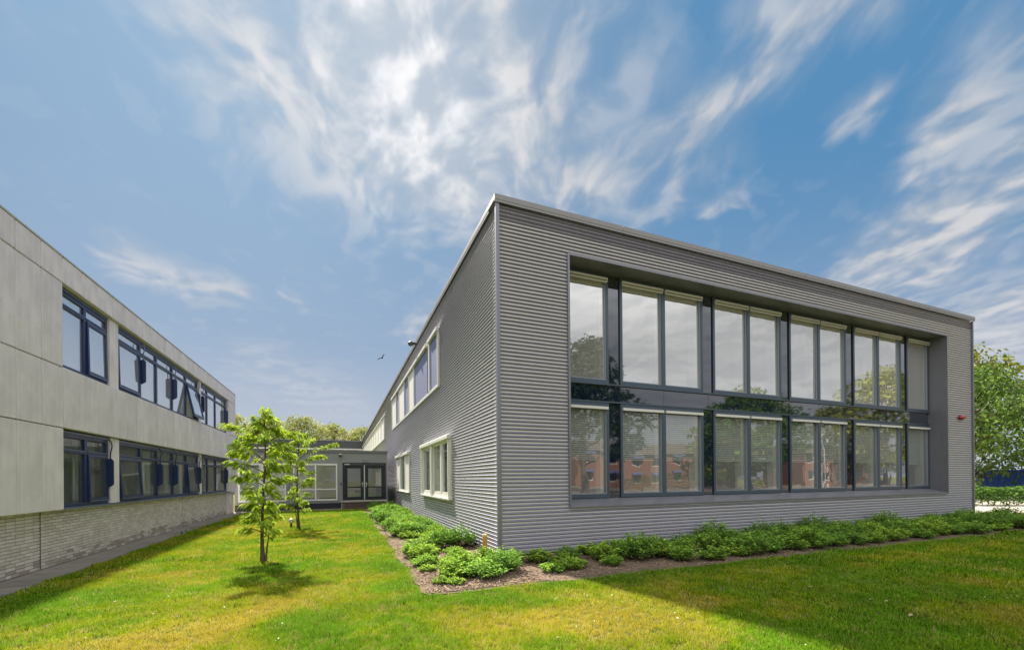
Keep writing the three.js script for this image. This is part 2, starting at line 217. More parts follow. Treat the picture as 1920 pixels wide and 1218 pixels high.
{
  const r = rng(21);
  function tuft(n, rad, h, wd) {
    const P = [], N = [];
    for (let i = 0; i < n; i++) {
      const a = r() * 6.283, q = Math.sqrt(r()) * rad, x = Math.cos(a) * q, z = Math.sin(a) * q, b = r() * 6.283, L = h * (0.55 + 0.75 * r()), lean = L * (0.25 + 0.75 * r()), ly = Math.sqrt(Math.max(0.15, 1 - (lean / L) ** 2 * 0.8)) * L, dx = Math.cos(b), dz = Math.sin(b), w = wd * (0.7 + 0.6 * r());
      const c = b + 1.57 + (r() - 0.5); let ux = Math.cos(c) * w, uz = Math.sin(c) * w; const mx = x + dx * lean * 0.35, mz = z + dz * lean * 0.35, my = ly * 0.62, tx = x + dx * lean, tz = z + dz * lean;
      if (uz * dx - ux * dz < 0) { ux = -ux; uz = -uz; }                    // wind the blade so that its face looks up
      P.push(x - ux, -0.005, z - uz, x + ux, -0.005, z + uz, mx + ux * 0.8, my, mz + uz * 0.8, x - ux, -0.005, z - uz, mx + ux * 0.8, my, mz + uz * 0.8, mx - ux * 0.8, my, mz - uz * 0.8, mx - ux * 0.8, my, mz - uz * 0.8, mx + ux * 0.8, my, mz + uz * 0.8, tx, ly, tz);
      for (let k = 0; k < 9; k++) N.push(-dx * 0.42, 0.85, -dz * 0.42);
    }
    const g = new THREE.BufferGeometry(); g.setAttribute('position', new THREE.Float32BufferAttribute(P, 3)); g.setAttribute('normal', new THREE.Float32BufferAttribute(N, 3)); return g;
  }
  const blade = phy(1, 1, 1, { transmission: 0.35, thickness: 0, roughness: 1, specularIntensity: 0.05, side: THREE.DoubleSide });
  const rings = [[0, 5.2, 900, 17, 0.045, 0.030, 0.0017], [5.2, 9, 460, 19, 0.065, 0.033, 0.0025], [9, 15, 190, 24, 0.10, 0.038, 0.0040], [15, 30, 60, 30, 0.16, 0.048, 0.0075]];
  const lists = rings.map(() => [[], []]), cx = -2.86, cz = 7.77;
  rings.forEach(([d0, d1, dens], k) => {
    const n = Math.floor(Math.PI * (d1 * d1 - d0 * d0) * dens);
    for (let i = 0; i < n; i++) {
      const d = Math.sqrt(d0 * d0 + r() * (d1 * d1 - d0 * d0)), a = r() * 6.283, x = cx + d * Math.cos(a), z = cz + d * Math.sin(a);
      if (x < -7.1 + 0.12 * vn(z * 2 + 50, 3) || z < -15.7 || z > 9.6) continue;
      if (d > 2.5 && (z - cz) > -0.25 * (x - cx) + 1.5) continue;
      if (x > bedEdgeX(z) - 0.02 + 0.05 * r() && z < bedEdgeZ(x) - 0.02 + 0.05 * r()) continue;
      if (x > 17.5 && z < 2.2) continue;
      lists[k][r() < 0.5 ? 0 : 1].push([x, z]);
    }
  });
  const m = new THREE.Matrix4(), q = new THREE.Quaternion(), up = V(0, 1, 0), c = new THREE.Color();
  rings.forEach(([, , , nb, rad, h, wd], k) => lists[k].forEach((pts) => {
    const im = shade(new THREE.InstancedMesh(tuft(nb, rad, h, wd), blade, pts.length)); im.name = numbered('lawn_grass'); im.userData = { kind: 'stuff', label: ['short mown grass close to the camera', 'mown grass in the middle of the lawn', 'mown grass beside the buildings', 'mown grass at the far ends of the lawn'][k], category: 'grass' };
    pts.forEach(([x, z], i) => {
      const y = clamp(dryness(x, z) + (r() - 0.5) * 0.5, 0, 1), s = (0.8 + 0.45 * r()) * (1.12 - 0.3 * y);
      m.compose(V(x, 0, z), q.setFromAxisAngle(up, r() * 6.283), V(s, s * (0.85 + 0.3 * r()), s)); im.setMatrixAt(i, m);
      const weed = r() < 0.05 * (1.2 - y); if (weed) { m.scale(V(1.7, 1.5, 1.7)); im.setMatrixAt(i, m); }
      const v = (0.85 + 0.35 * r()) * (weed ? 0.72 : 1) * (0.95 + 0.42 * fbm(x * 1.3 + 90, z * 1.3 + 11, 3)), straw = r() < 0.10 + 0.28 * y ? 1 : 0;
      const l = y < 0.4 ? [mix(0.115, 0.21, y / 0.4), mix(0.235, 0.275, y / 0.4), mix(0.010, 0.005, y / 0.4)] : [mix(0.21, 0.34, (y - 0.4) / 0.6), mix(0.275, 0.29, (y - 0.4) / 0.6), mix(0.005, 0.022, (y - 0.4) / 0.6)];
      c.setRGB(mix(l[0], 0.44, straw * 0.5) * v, mix(l[1], 0.33, straw * 0.5) * v, mix(l[2], 0.12, straw * 0.5) * v); im.setColorAt(i, c);
    });
    scene.add(im);
  }));
}
// crumbs of bark and dry twigs on the soil
{
  const r = rng(33), g = new THREE.BoxGeometry(0.034, 0.006, 0.011), n = 11000, im = shade(new THREE.InstancedMesh(g, std(1, 1, 1, { roughness: 1 }), n)); im.name = 'bark_mulch'; im.userData = { kind: 'stuff', label: 'bark chips and dry twigs strewn over the soil bed', category: 'mulch' };
  const m = new THREE.Matrix4(), c = new THREE.Color(), e = new THREE.Euler(), q = new THREE.Quaternion();
  for (let i = 0; i < n; i++) {
    let x, z; if (r() < 0.45) { x = -1.8 + r() * 1.75; z = 2.1 - Math.pow(r(), 1.6) * 17; } else { x = -1.6 + Math.pow(r(), 1.5) * 20; z = 0.08 + r() * 2.05; }
    const s = 0.4 + r() * 1.1; m.compose(V(x, 0.010 + r() * 0.008, z), q.setFromEuler(e.set((r() - 0.5) * 0.6, r() * 6.28, (r() - 0.5) * 0.6)), V(s, s, s * (0.6 + r() * 0.8))); im.setMatrixAt(i, m);
    const k = 0.35 + r(); c.setRGB(0.30 * k, 0.215 * k, 0.145 * k); im.setColorAt(i, c);
  }
  scene.add(im);
}

// daisies and pale fallen leaves in the grass
{
  const r = rng(57), n = 130, im = shade(new THREE.InstancedMesh(new THREE.CylinderGeometry(0.0075, 0.006, 0.003, 7), std(0.72, 0.71, 0.62, { roughness: 0.8 }), n)), im2 = shade(new THREE.InstancedMesh(new THREE.CircleGeometry(0.02, 6), std(1, 1, 1, { roughness: 0.9, side: THREE.DoubleSide }), 260)); im.name = 'daisies'; im.userData = { kind: 'stuff', label: 'tiny white daisies dotted over the lawn', category: 'flowers' }; im2.name = 'fallen_leaves'; im2.userData = { kind: 'stuff', label: 'pale dry leaves lying in the lawn', category: 'leaves' };
  const m = new THREE.Matrix4(), q = new THREE.Quaternion(), e = new THREE.Euler(), c = new THREE.Color();
  function spot() { let x, z; do { x = -6.9 + r() * 20; z = -14 + r() * 21; } while ((x > -2 && z < 2.45 + x * 0.012) || fbm(x * 0.8 + 5, z * 0.8 + 8, 3) < 0.42 + 0.2 * r()); return [x, z]; }
  for (let i = 0; i < n; i++) { const [x, z] = spot(), s = 0.7 + 0.7 * r(); im.setMatrixAt(i, m.compose(V(x, 0.030 + 0.012 * r(), z), q.setFromEuler(e.set((r() - 0.5) * 0.7, 0, (r() - 0.5) * 0.7)), V(s, s, s))); }
  for (let i = 0; i < 260; i++) { const [x, z] = spot(), s = 0.5 + 0.9 * r(), k = 0.6 + 0.6 * r(); im2.setMatrixAt(i, m.compose(V(x, 0.026 + 0.012 * r(), z), q.setFromEuler(e.set(-1.57 + (r() - 0.5) * 0.9, r() * 6, (r() - 0.5) * 0.9)), V(s, s * 0.6, s))); im2.setColorAt(i, c.setRGB(0.30 * k, 0.24 * k, 0.13 * k)); }
  scene.add(im, im2);
}

// ---------------------------------------------------------------- the grey building in corrugated metal: corner at the origin, front along +x, side along -z
const GW = 17.8, GH = 7.05, GD = 56.5, PITCH = 0.0762;
const metalBuilding = thing('metal_clad_building', 'grey two-storey building in horizontal corrugated metal with a deep framed glass front', 'building');
function ripple(u0, u1, y0, y1, side) {                                   // corrugated sheet; side: 'front' (u = x, looks to +z) or 'flank' (u = z, looks to -x)
  const pos = [], nor = [], uv = [], idx = [], A = 0.0200, K = 2 * Math.PI / PITCH, step = PITCH / 14; const ys = [y0];
  for (let y = Math.ceil(y0 / step) * step; y < y1; y += step) if (y > y0 + 1e-4) ys.push(y); ys.push(y1);
  ys.forEach((y, i) => {
    const h = A * (Math.cos(K * y) - 1), dn = A * K * Math.sin(K * y), l = Math.hypot(1, dn);
    for (const u of [u0, u1]) { if (side === 'front') { pos.push(u, y, h); nor.push(0, dn / l, 1 / l); } else { pos.push(-h, y, u); nor.push(-1 / l, dn / l, 0); } uv.push(u, y); }
    if (i) { const b = i * 2; idx.push(b - 2, b - 1, b, b - 1, b + 1, b); }
  });
  const g = new THREE.BufferGeometry(); g.setAttribute('position', new THREE.Float32BufferAttribute(pos, 3)); g.setAttribute('normal', new THREE.Float32BufferAttribute(nor, 3)); g.setAttribute('uv', new THREE.Float32BufferAttribute(uv, 2)); g.setIndex(idx); return g;
}
const R0 = 1.6, R1 = 16.12, S0 = 0.916, S1 = 6.21;                         // the recess
const flankHoles = [[-17.9, -5.25, 4.45, 6.20], [-8.2, -3.8, 0.99, 2.74], [-15.95, -11.45, 0.97, 2.74], [-53, -22.8, 4.36, 5.95]];
part(metalBuilding, 'corrugated_front', rectsMinus(0.03, GW - 0.03, 0.03, 6.9, [[R0, R1, S0, S1]]).map((q) => ripple(...q, 'front')), cladding);
part(metalBuilding, 'corrugated_flank', rectsMinus(-GD, -0.03, 0.03, 6.9, flankHoles).map((q) => ripple(...q, 'flank')), cladding);
part(metalBuilding, 'corner_trim', [bx(-0.022, 0.05, 0.0, 6.9, -0.05, 0.022)], trim);
part(metalBuilding, 'corner_trim', [bx(GW - 0.05, GW + 0.02, 0, 6.9, -0.06, 0.02)], trim);
part(metalBuilding, 'base_trim', [bx(0.05, GW - 0.05, -0.02, 0.03, -0.06, 0.012), bx(-0.012, 0.06, -0.02, 0.03, -GD, -0.05)], darkMetal);
// roof edge: sections of flashing with a drip
{
  const c = sub(metalBuilding, 'roof_coping');
  for (let x = -0.05; x < GW; x += 3.0) part(c, 'coping_section', [bx(x, Math.min(x + 2.994, GW + 0.06), 6.95, 7.05, -0.34, 0.05), bx(x, Math.min(x + 2.994, GW + 0.06), 6.90, 6.95, 0.030, 0.044)], coping);
  for (let z = -0.345; z > -GD; z -= 3.0) part(c, 'coping_section', [bx(-0.05, 0.32, 6.95, 7.05, Math.max(z - 2.994, -GD), z), bx(-0.044, -0.030, 6.90, 6.95, Math.max(z - 2.994, -GD), z)], coping);
}
part(metalBuilding, 'flat_roof', bx(0.3, GW - 0.02, 6.62, 6.86, -GD, -0.3), darkMetal);
part(metalBuilding, 'far_end_wall', [bx(GW - 0.28, GW - 0.02, 0.02, 6.6, -GD, -0.55)], plaster);
part(metalBuilding, 'rear_wall', [bx(0.3, GW - 0.3, 0.02, 6.6, -GD, -GD + 0.2)], plaster);
part(metalBuilding, 'inner_front_wall', [...rectsMinus(0.02, GW - 0.02, 0.02, 6.6, [[R0, R1, S0, S1]]).map(([a, b, c, d]) => bx(a, b, c, d, -0.30, -0.03))], plaster);
part(metalBuilding, 'inner_flank_wall', rectsMinus(-GD + 0.2, -0.31, 0.02, 6.6, flankHoles).map(([a, b, c, d]) => bx(0.03, 0.28, c, d, a, b)), plaster);
part(metalBuilding, 'floor', [bx(0.29, GW - 0.29, -0.05, 0.02, -GD + 0.21, -0.31)], carpet);
part(metalBuilding, 'upper_floor', [bx(0.29, GW - 0.29, 3.62, 3.66, -GD + 0.21, -0.62)], carpet);
part(metalBuilding, 'lower_ceiling', [bx(0.29, GW - 0.29, 3.30, 3.61, -GD + 0.21, -0.62)], white);
part(metalBuilding, 'upper_ceiling', [bx(0.29, GW - 0.29, 6.40, 6.44, -GD + 0.21, -0.62)], white);
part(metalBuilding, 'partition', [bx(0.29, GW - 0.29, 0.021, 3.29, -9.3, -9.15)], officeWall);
part(metalBuilding, 'partition', [bx(0.29, GW - 0.29, 3.661, 6.39, -7.6, -7.45), bx(0.29, 6, 0.021, 6.39, -18.6, -18.45), bx(6.0, 6.15, 0.021, 3.29, -GD + 0.3, -9.31), bx(6.0, 6.15, 3.661, 6.39, -GD + 0.3, -7.61)], plaster);
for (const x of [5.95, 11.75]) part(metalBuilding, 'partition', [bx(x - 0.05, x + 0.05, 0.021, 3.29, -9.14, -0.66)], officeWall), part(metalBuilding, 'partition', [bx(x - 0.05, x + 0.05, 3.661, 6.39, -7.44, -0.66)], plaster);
for (let k = 0; k < 6; k++) part(metalBuilding, 'ceiling_light', [bx(2.2 + k * 2.6, 2.28 + k * 2.6, 6.345, 6.395, -5.2, -2.0)], white);
// the deep frame round the glass
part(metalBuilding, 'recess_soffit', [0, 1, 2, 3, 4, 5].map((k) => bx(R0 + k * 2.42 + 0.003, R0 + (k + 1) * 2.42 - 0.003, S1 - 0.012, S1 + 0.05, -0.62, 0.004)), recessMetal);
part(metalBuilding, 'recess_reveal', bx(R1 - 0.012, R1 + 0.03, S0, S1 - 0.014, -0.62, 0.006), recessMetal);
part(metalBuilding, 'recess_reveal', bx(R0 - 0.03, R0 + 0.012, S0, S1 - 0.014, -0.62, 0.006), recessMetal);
part(metalBuilding, 'recess_edge_trim', [bx(R0 - 0.035, R0 + 0.014, S0 - 0.02, S1 + 0.012, -0.02, 0.016)], trim);
part(metalBuilding, 'recess_edge_trim', [bx(R1 - 0.014, R1 + 0.02, S0 - 0.02, S1 + 0.012, -0.02, 0.016)], trim);
part(metalBuilding, 'recess_edge_trim', [bx(R0 + 0.015, R1 - 0.015, S1 - 0.018, S1 + 0.02, -0.02, 0.014)], trim);
for (let k = 0; k < 5; k++) {
  const a = R0 + 0.016 + k * 2.8976, b = a + 2.893, s = new THREE.Shape(); s.moveTo(0.03, S0 - 0.012); s.lineTo(0.03, S0 + 0.012); s.lineTo(-0.53, 1.075); s.lineTo(-0.53, 1.03); s.closePath();
  const g = new THREE.ExtrudeGeometry(s, { depth: b - a, bevelEnabled: false }); g.rotateY(-Math.PI / 2); g.translate(b, 0, 0);
  part(metalBuilding, 'window_sill', metreUV(g), recessMetal);
}
// glazing
const bays = [[1.612, 2.90], [3.22, 5.77], [6.12, 8.68], [9.02, 11.57], [11.93, 14.46], [14.79, 16.108]];
const rowsY = [[1.075, 3.25], [3.69, 6.19]];
const ordinal = ['first', 'second', 'third', 'fourth', 'fifth', 'sixth'];
const slatGeo = {};
bays.forEach(([a, b], i) => rowsY.forEach(([y0, y1], row) => {
  const w = sub(metalBuilding, 'window'), F = 0.065, zf = -0.47, zb = -0.58, wide = b - a > 2, mid = (a + b) / 2;
  w.userData.label = `${row ? 'upper' : 'lower'} slate-framed window in the ${ordinal[i]} bay from the corner`;
  part(w, 'frame', [bx(a, b, y0, y0 + 0.085, zb, zf), bx(a, b, y1 - 0.10, y1, zb, zf), bx(a, a + F, y0 + 0.085, y1 - 0.10, zb, zf), bx(b - F, b, y0 + 0.085, y1 - 0.10, zb, zf)], slateFrame);
  if (wide) part(w, 'mullion', [bx(mid - 0.055, mid + 0.055, y0 + 0.086, y1 - 0.101, zb, zf + 0.004)], slateFrame);
  for (const [p, q] of wide ? [[a + F, mid - 0.055], [mid + 0.055, b - F]] : [[a + F, b - F]]) {
    const g = new THREE.PlaneGeometry(q - p, y1 - y0 - 0.185); g.translate((p + q) / 2, (y0 + y1) / 2 - 0.008, -0.535); const pn = part(w, 'pane', g.translate(-(p + q) / 2, -(y0 + y1) / 2, 0.535), glass[row]); pn.position.set((p + q) / 2, (y0 + y1) / 2, -0.535); pn.rotation.set(0.004 * Math.sin(p * 9 + row), 0.005 * Math.sin(p * 5 + row * 2), 0);
    part(w, 'glazing_bead', [bx(p, p + 0.018, y0 + 0.086, y1 - 0.101, -0.53, -0.482), bx(q - 0.018, q, y0 + 0.086, y1 - 0.101, -0.53, -0.482), bx(p + 0.019, q - 0.019, y0 + 0.086, y0 + 0.105, -0.53, -0.482)], std(0.30, 0.33, 0.36, { roughness: 0.4, metalness: 0.4 }));
    part(w, 'inner_jamb', [bx(q - 0.10, q - 0.004, y0 + 0.09, y1 - 0.11, -0.80, -0.60)], white);
    if (row) part(w, 'blind_cassette', [bx(p - 0.02, q + 0.02, y1 - 0.135, y1 - 0.09, -0.46, -0.41), bx(p - 0.01, q + 0.01, y1 - 0.19, y1 - 0.165, -0.465, -0.42), bx(p - 0.02, p, y1 - 0.165, y1 - 0.135, -0.46, -0.42), bx(q, q + 0.02, y1 - 0.165, y1 - 0.135, -0.46, -0.42)], cream);
    else part(w, 'blind_cassette', [bx(p - 0.02, q + 0.02, y1 - 0.155, y1 - 0.095, -0.46, -0.42)], cream);
    if (!row) {                                                            // venetian blinds let half-way down inside the lower panes
      const bl = sub(metalBuilding, 'venetian_blind'), n = i === 5 ? 23 : 22, wd = q - p - 0.06, key = wd.toFixed(2), top = y1 - 0.20;
      slatGeo[key] ??= new THREE.BoxGeometry(wd, 0.0025, 0.047);
      for (let k = 0; k < n; k++) { const s = part(bl, 'slat', slatGeo[key], blindMat()); s.position.set((p + q) / 2, top - k * 0.050, -0.65); s.rotation.x = 0.95; }
      part(bl, 'bottom_rail', [bx((p + q) / 2 - wd / 2, (p + q) / 2 + wd / 2, top - n * 0.05 - 0.01, top - n * 0.05 + 0.012, -0.665, -0.635)], cream);
      for (const t of [0.2, 0.8]) part(bl, 'ladder_cord', [bx(p + (q - p) * t - 0.004, p + (q - p) * t + 0.004, top - n * 0.05, top + 0.03, -0.676, -0.672)], cream);
    }
  }
}));
function blindMat() { return (blindMat.m ??= phy(0.62, 0.66, 0.60, { roughness: 0.6, transmission: 0.25, thickness: 0 })); }
// dark glass panels between the bays and across the floor edge
for (const y of [[1.075, 3.25], [3.69, 6.19]]) for (let i = 0; i < 5; i++) { const p = bays[i][1], q = bays[i + 1][0]; part(metalBuilding, 'dark_glass_panel', [bx(p + 0.012, q - 0.012, y[0] + 0.01, y[1] - 0.01, -0.56, -0.505)], navyGlass); part(metalBuilding, 'panel_frame', [bx(p + 0.001, p + 0.011, y[0], y[1], -0.56, -0.49), bx(q - 0.011, q - 0.001, y[0], y[1], -0.56, -0.49)], darkMetal); }
{
  const xs = [1.612, 3.07]; for (let k = 0; k < 9; k++) xs.push(3.07 + (k + 1) * 1.452); xs[xs.length - 1] = 16.108;
  for (let k = 0; k < xs.length - 1; k++) part(metalBuilding, 'spandrel_panel', [bx(xs[k] + 0.004, xs[k + 1] - 0.004, 3.285, 3.655, -0.56, -0.503)], navyGlass);
  part(metalBuilding, 'spandrel_rail', [bx(1.612, 16.108, 3.251, 3.283, -0.59, -0.455)], slateFrame); part(metalBuilding, 'spandrel_rail', [bx(1.612, 16.108, 3.657, 3.689, -0.59, -0.455)], slateFrame);
  part(metalBuilding, 'spandrel_backing', [bx(1.612, 16.108, 3.28, 3.66, -0.62, -0.585)], darkMetal);
}
// red sounder on the front, near the far corner
{ const a = sub(metalBuilding, 'alarm_light', [16.96, 3.49, 0.0]); const red = phy(0.45, 0.012, 0.02, { roughness: 0.25, clearcoat: 0.6 }); const g = new THREE.SphereGeometry(0.11, 20, 12, 0, Math.PI * 2, 0, Math.PI / 2); g.rotateX(Math.PI / 2); g.scale(1.5, 0.62, 0.95); g.translate(0.02, 0, 0.03); part(a, 'red_lens', g, red); part(a, 'back_plate', [new THREE.CylinderGeometry(0.13, 0.13, 0.03, 20).rotateX(Math.PI / 2).scale(1.35, 0.6, 1).translate(0.02, 0, 0.017)], std(0.35, 0.03, 0.03)); }
// flood light under the roof edge of the flank
{ const f = sub(metalBuilding, 'flood_light', [-0.03, 6.93, -9.35]); const g = new THREE.SphereGeometry(0.13, 20, 12); g.scale(0.9, 0.75, 1.1); g.translate(-0.20, -0.02, 0); part(f, 'lamp_head', g, std(0.09, 0.09, 0.09, { metalness: 0.3, roughness: 0.5 })); part(f, 'bracket', [bx(-0.12, 0.02, -0.04, 0.03, -0.05, 0.05)], darkMetal); }

// windows in the flank
const screenBlue = std(0.155, 0.175, 0.30, { roughness: 0.7, bumpMap: rep(fineTex, 0.12), bumpScale: 0.001 });
const screenWhite = std(0.66, 0.64, 0.60, { roughness: 0.75 });
{
  const w = sub(metalBuilding, 'window'); w.userData.label = 'upper ribbon window with blue and white screens on the long flank';
  const z0 = -17.9, z1 = -5.25, y0 = 4.45, y1 = 6.20;
  part(w, 'frame', [bx(-0.05, 0.12, y0 - 0.05, y0 + 0.03, z0, z1), bx(-0.05, 0.12, y1 - 0.06, y1, z0, z1), bx(-0.055, 0.12, y0 + 0.031, y1 - 0.061, z0, z0 + 0.07), bx(-0.055, 0.12, y0 + 0.031, y1 - 0.061, z1 - 0.07, z1)], cream);
  for (const [a, b, k] of [[-6.62, -5.33, 0], [-9.86, -7.1, 0], [-11.3, -9.9, 1], [-12.7, -11.34, 0], [-14.68, -12.74, 1], [-15.84, -14.72, 0], [-17.82, -15.88, 1]]) {
    part(w, k ? 'white_screen' : 'blue_screen', [bx(-0.012 - 0.02 * k, 0.0, y0 + 0.06, y1 - 0.13, a + 0.02, b - 0.02)], k ? screenWhite : screenBlue);
    part(w, 'guide_rail', [bx(-0.06, 0.03, y0 + 0.032, y1 - 0.062, a - 0.035, a + 0.015)], cream);
    part(w, 'bottom_bar', [bx(-0.03, 0.01, y0 + 0.035, y0 + 0.058, a + 0.02, b - 0.02)], cream);
  }
  part(w, 'dark_gap', [bx(0.0, 0.1, y0 + 0.032, y1 - 0.062, -7.06, -6.68)], slateFrame);
  part(w, 'guide_rail', [bx(-0.06, 0.03, y0 + 0.032, y1 - 0.062, -6.72, -6.655)], cream);
  for (const [a, b] of [[-6.68, -5.22], [-9.9, -7.04], [-12.72, -9.95], [-17.85, -12.78]]) part(w, 'roller_box', [cboxAt(-0.11, -0.005, y1 - 0.09, y1 + 0.03, a, b, 0.012)], cream);
}
function cboxAt(x0, x1, y0, y1, z0, z1, c = 0.02) { const g = cbox(x1 - x0, y1 - y0, z1 - z0, c); g.translate((x0 + x1) / 2, (y0 + y1) / 2, (z0 + z1) / 2); return metreUV(g); }
{
  const w = sub(metalBuilding, 'window'); w.userData.label = 'upper ribbon window with drawn white screens at the far end of the flank';
  part(w, 'frame', [bx(-0.05, 0.12, 4.31, 4.39, -53, -22.8), bx(-0.05, 0.12, 5.89, 5.95, -53, -22.8), bx(-0.05, 0.12, 4.391, 5.889, -22.87, -22.8), bx(-0.05, 0.12, 4.391, 5.889, -53, -52.93)], cream);
  part(w, 'roller_box', [cboxAt(-0.10, -0.005, 5.86, 5.97, -25.2, -22.75), cboxAt(-0.10, -0.005, 5.86, 5.97, -53, -25.6)], cream);
  for (let z = -23; z > -52.6; z -= 2.55) { const e = Math.max(z - 2.2, -52.9); part(w, 'white_screen', [bx(-0.02, 0.0, 4.42, 5.84, e, z)], screenWhite); part(w, 'guide_rail', [bx(-0.055, 0.03, 4.392, 5.888, e - 0.06, e - 0.005)], cream); part(w, 'dark_gap', [bx(0.01, 0.06, 4.392, 5.888, e - 0.33, e - 0.07)], slateFrame); }
}
{
  const w = sub(metalBuilding, 'window'); w.userData.label = 'lower white-framed window with roller box on the flank nearest the corner';
  const z0 = -8.2, z1 = -3.8, y0 = 0.99, y1 = 2.74;
  part(w, 'frame', [bx(-0.035, 0.12, y0, y0 + 0.07, z0, z1), bx(-0.035, 0.12, y1 - 0.06, y1, z0, z1), bx(-0.035, 0.12, y0 + 0.071, y1 - 0.061, z0, z0 + 0.08), bx(-0.035, 0.12, y0 + 0.071, y1 - 0.061, z1 - 0.08, z1), bx(-0.035, 0.12, y0 + 0.071, y1 - 0.061, -6.42, -6.30)], cream);
  part(w, 'sill', [bx(-0.10, 0.02, y0 - 0.045, y0 - 0.002, z0 - 0.06, z1 + 0.06)], cream);
  part(w, 'roller_box', [cboxAt(-0.12, -0.005, y1 - 0.09, y1 + 0.04, -6.38, -3.78)], cream); part(w, 'roller_box', [cboxAt(-0.12, -0.005, y1 - 0.09, y1 + 0.04, -8.24, -6.44)], cream);
  part(w, 'guide_rail', [bx(-0.085, -0.036, y0 - 0.001, y1 - 0.101, -3.92, -3.85)], cream); part(w, 'guide_rail', [bx(-0.085, -0.036, y0 - 0.001, y1 - 0.101, -6.44, -6.39)], cream); part(w, 'guide_rail', [bx(-0.085, -0.036, y0 - 0.001, y1 - 0.101, -6.33, -6.28)], cream); part(w, 'guide_rail', [bx(-0.085, -0.036, y0 - 0.001, y1 - 0.101, -8.18, -8.12)], cream);
  for (const [a, b] of [[-8.11, -6.45], [-6.27, -5.10], [-4.98, -3.93]]) {
    part(w, 'sash', [bx(-0.02, 0.06, y0 + 0.072, y0 + 0.15, a, b), bx(-0.02, 0.06, y1 - 0.16, y1 - 0.062, a, b), bx(-0.02, 0.06, y0 + 0.151, y1 - 0.161, a, a + 0.075), bx(-0.02, 0.06, y0 + 0.151, y1 - 0.161, b - 0.075, b)], cream);
    const g = new THREE.PlaneGeometry(b - a - 0.15, y1 - y0 - 0.31); g.rotateY(-Math.PI / 2); g.translate(0.02, (y0 + y1) / 2, (a + b) / 2); part(w, 'pane', g, glassPlain);
  }
  part(w, 'mullion', [bx(-0.03, 0.08, y0 + 0.071, y1 - 0.061, -5.10, -4.98)], cream);
  part(w, 'curtain', [bx(0.34, 0.36, y0 + 0.1, y1, -7.6, -6.9)], white);
}
{
  const w = sub(metalBuilding, 'window'); w.userData.label = 'lower white-framed window with white side panels at the far end of the bed';
  const z0 = -15.95, z1 = -11.45, y0 = 0.97, y1 = 2.74;
  part(w, 'frame', [bx(-0.035, 0.12, y0, y0 + 0.06, z0, z1), bx(-0.035, 0.12, y1 - 0.06, y1, z0, z1), bx(-0.035, 0.12, y0 + 0.061, y1 - 0.061, z0, z0 + 0.06), bx(-0.035, 0.12, y0 + 0.061, y1 - 0.061, z1 - 0.06, z1), bx(-0.035, 0.12, y0 + 0.061, y1 - 0.061, -14.62, -14.5), bx(-0.035, 0.12, y0 + 0.061, y1 - 0.061, -12.88, -12.76)], cream);
  part(w, 'white_panel', [bx(-0.02, 0.02, y0 + 0.065, y1 - 0.065, -15.88, -14.63)], screenWhite); part(w, 'white_panel', [bx(-0.02, 0.02, y0 + 0.065, y1 - 0.065, -12.75, -11.52)], screenWhite);
  const g = new THREE.PlaneGeometry(1.6, y1 - y0 - 0.13); g.rotateY(-Math.PI / 2); g.translate(0.01, (y0 + y1) / 2, -13.69); part(w, 'pane', g, glassPlain);
  part(w, 'roller_box', [cboxAt(-0.12, -0.005, y1 - 0.09, y1 + 0.04, -12.92, -11.4)], cream); part(w, 'roller_box', [cboxAt(-0.12, -0.005, y1 - 0.09, y1 + 0.04, -16.0, -14.46)], cream);
  part(w, 'sill', [bx(-0.09, 0.02, y0 - 0.04, y0 - 0.002, z0 - 0.05, z1 + 0.05)], cream);
}
// furniture that shows through the front glass
for (let i = 1; i < 5; i++) {
  const [a, b] = bays[i], t = thing('low_cabinet', `low white cabinet behind the upper window of the ${ordinal[i]} bay from the corner`, 'cabinet', [(a + b) / 2 - 0.12, 3.66, -0.87], 'white cabinets on the upper floor');
  const w = b - a - 0.45; part(t, 'carcass', [bx(-w / 2, w / 2, 0.02, 0.50, -0.2, 0.2)], white); part(t, 'top', [bx(-w / 2 - 0.01, w / 2 + 0.01, 0.501, 0.525, -0.21, 0.21)], white); part(t, 'plinth', [bx(-w / 2 + 0.03, w / 2 - 0.03, 0, 0.02, -0.17, 0.17)], darkMetal);
  for (const s of [-1, 1]) part(t, 'back_panel', [bx(s < 0 ? -w / 2 + 0.01 : 0.005, s < 0 ? -0.005 : w / 2 - 0.01, 0.03, 0.49, 0.2005, 0.207)], white);
}
const deskTop = std(0.50, 0.46, 0.40, { roughness: 0.5 });
for (let i = 0; i < 5; i++) {
  const [a, b] = bays[i], x = (a + b) / 2, w = Math.min(1.5, b - a - 0.3), t = thing('office_desk', `pale office desk behind the lower window of the ${ordinal[i]} bay from the corner`, 'desk', [x, 0.02, -1.55], 'desks on the lower floor');
  part(t, 'desk_top', [bx(-w / 2, w / 2, 0.72, 0.75, -0.4, 0.4)], deskTop); for (const [sx, sz] of [[-1, -1], [1, -1], [-1, 1], [1, 1]]) part(t, 'leg', [bx(sx * (w / 2 - 0.06) - 0.025, sx * (w / 2 - 0.06) + 0.025, 0, 0.719, sz * 0.33 - 0.025, sz * 0.33 + 0.025)], steel);
  const m = thing('computer_monitor', `computer monitor on the desk behind the lower window of the ${ordinal[i]} bay`, 'monitor', [x + (i % 2 ? 0.3 : -0.25) * w, 0.772, -1.45], 'monitors on the desks');
  part(m, 'foot', [bx(-0.12, 0.12, 0, 0.014, -0.09, 0.09)], i % 2 ? white : darkMetal); part(m, 'stand', [bx(-0.025, 0.025, 0.014, 0.22, -0.02, 0.02)], i % 2 ? white : darkMetal); part(m, 'housing', [cboxAt(-0.27, 0.27, 0.16, 0.50, -0.045, -0.021, 0.006).rotateY(0.1)], i % 2 ? white : darkMetal);
}

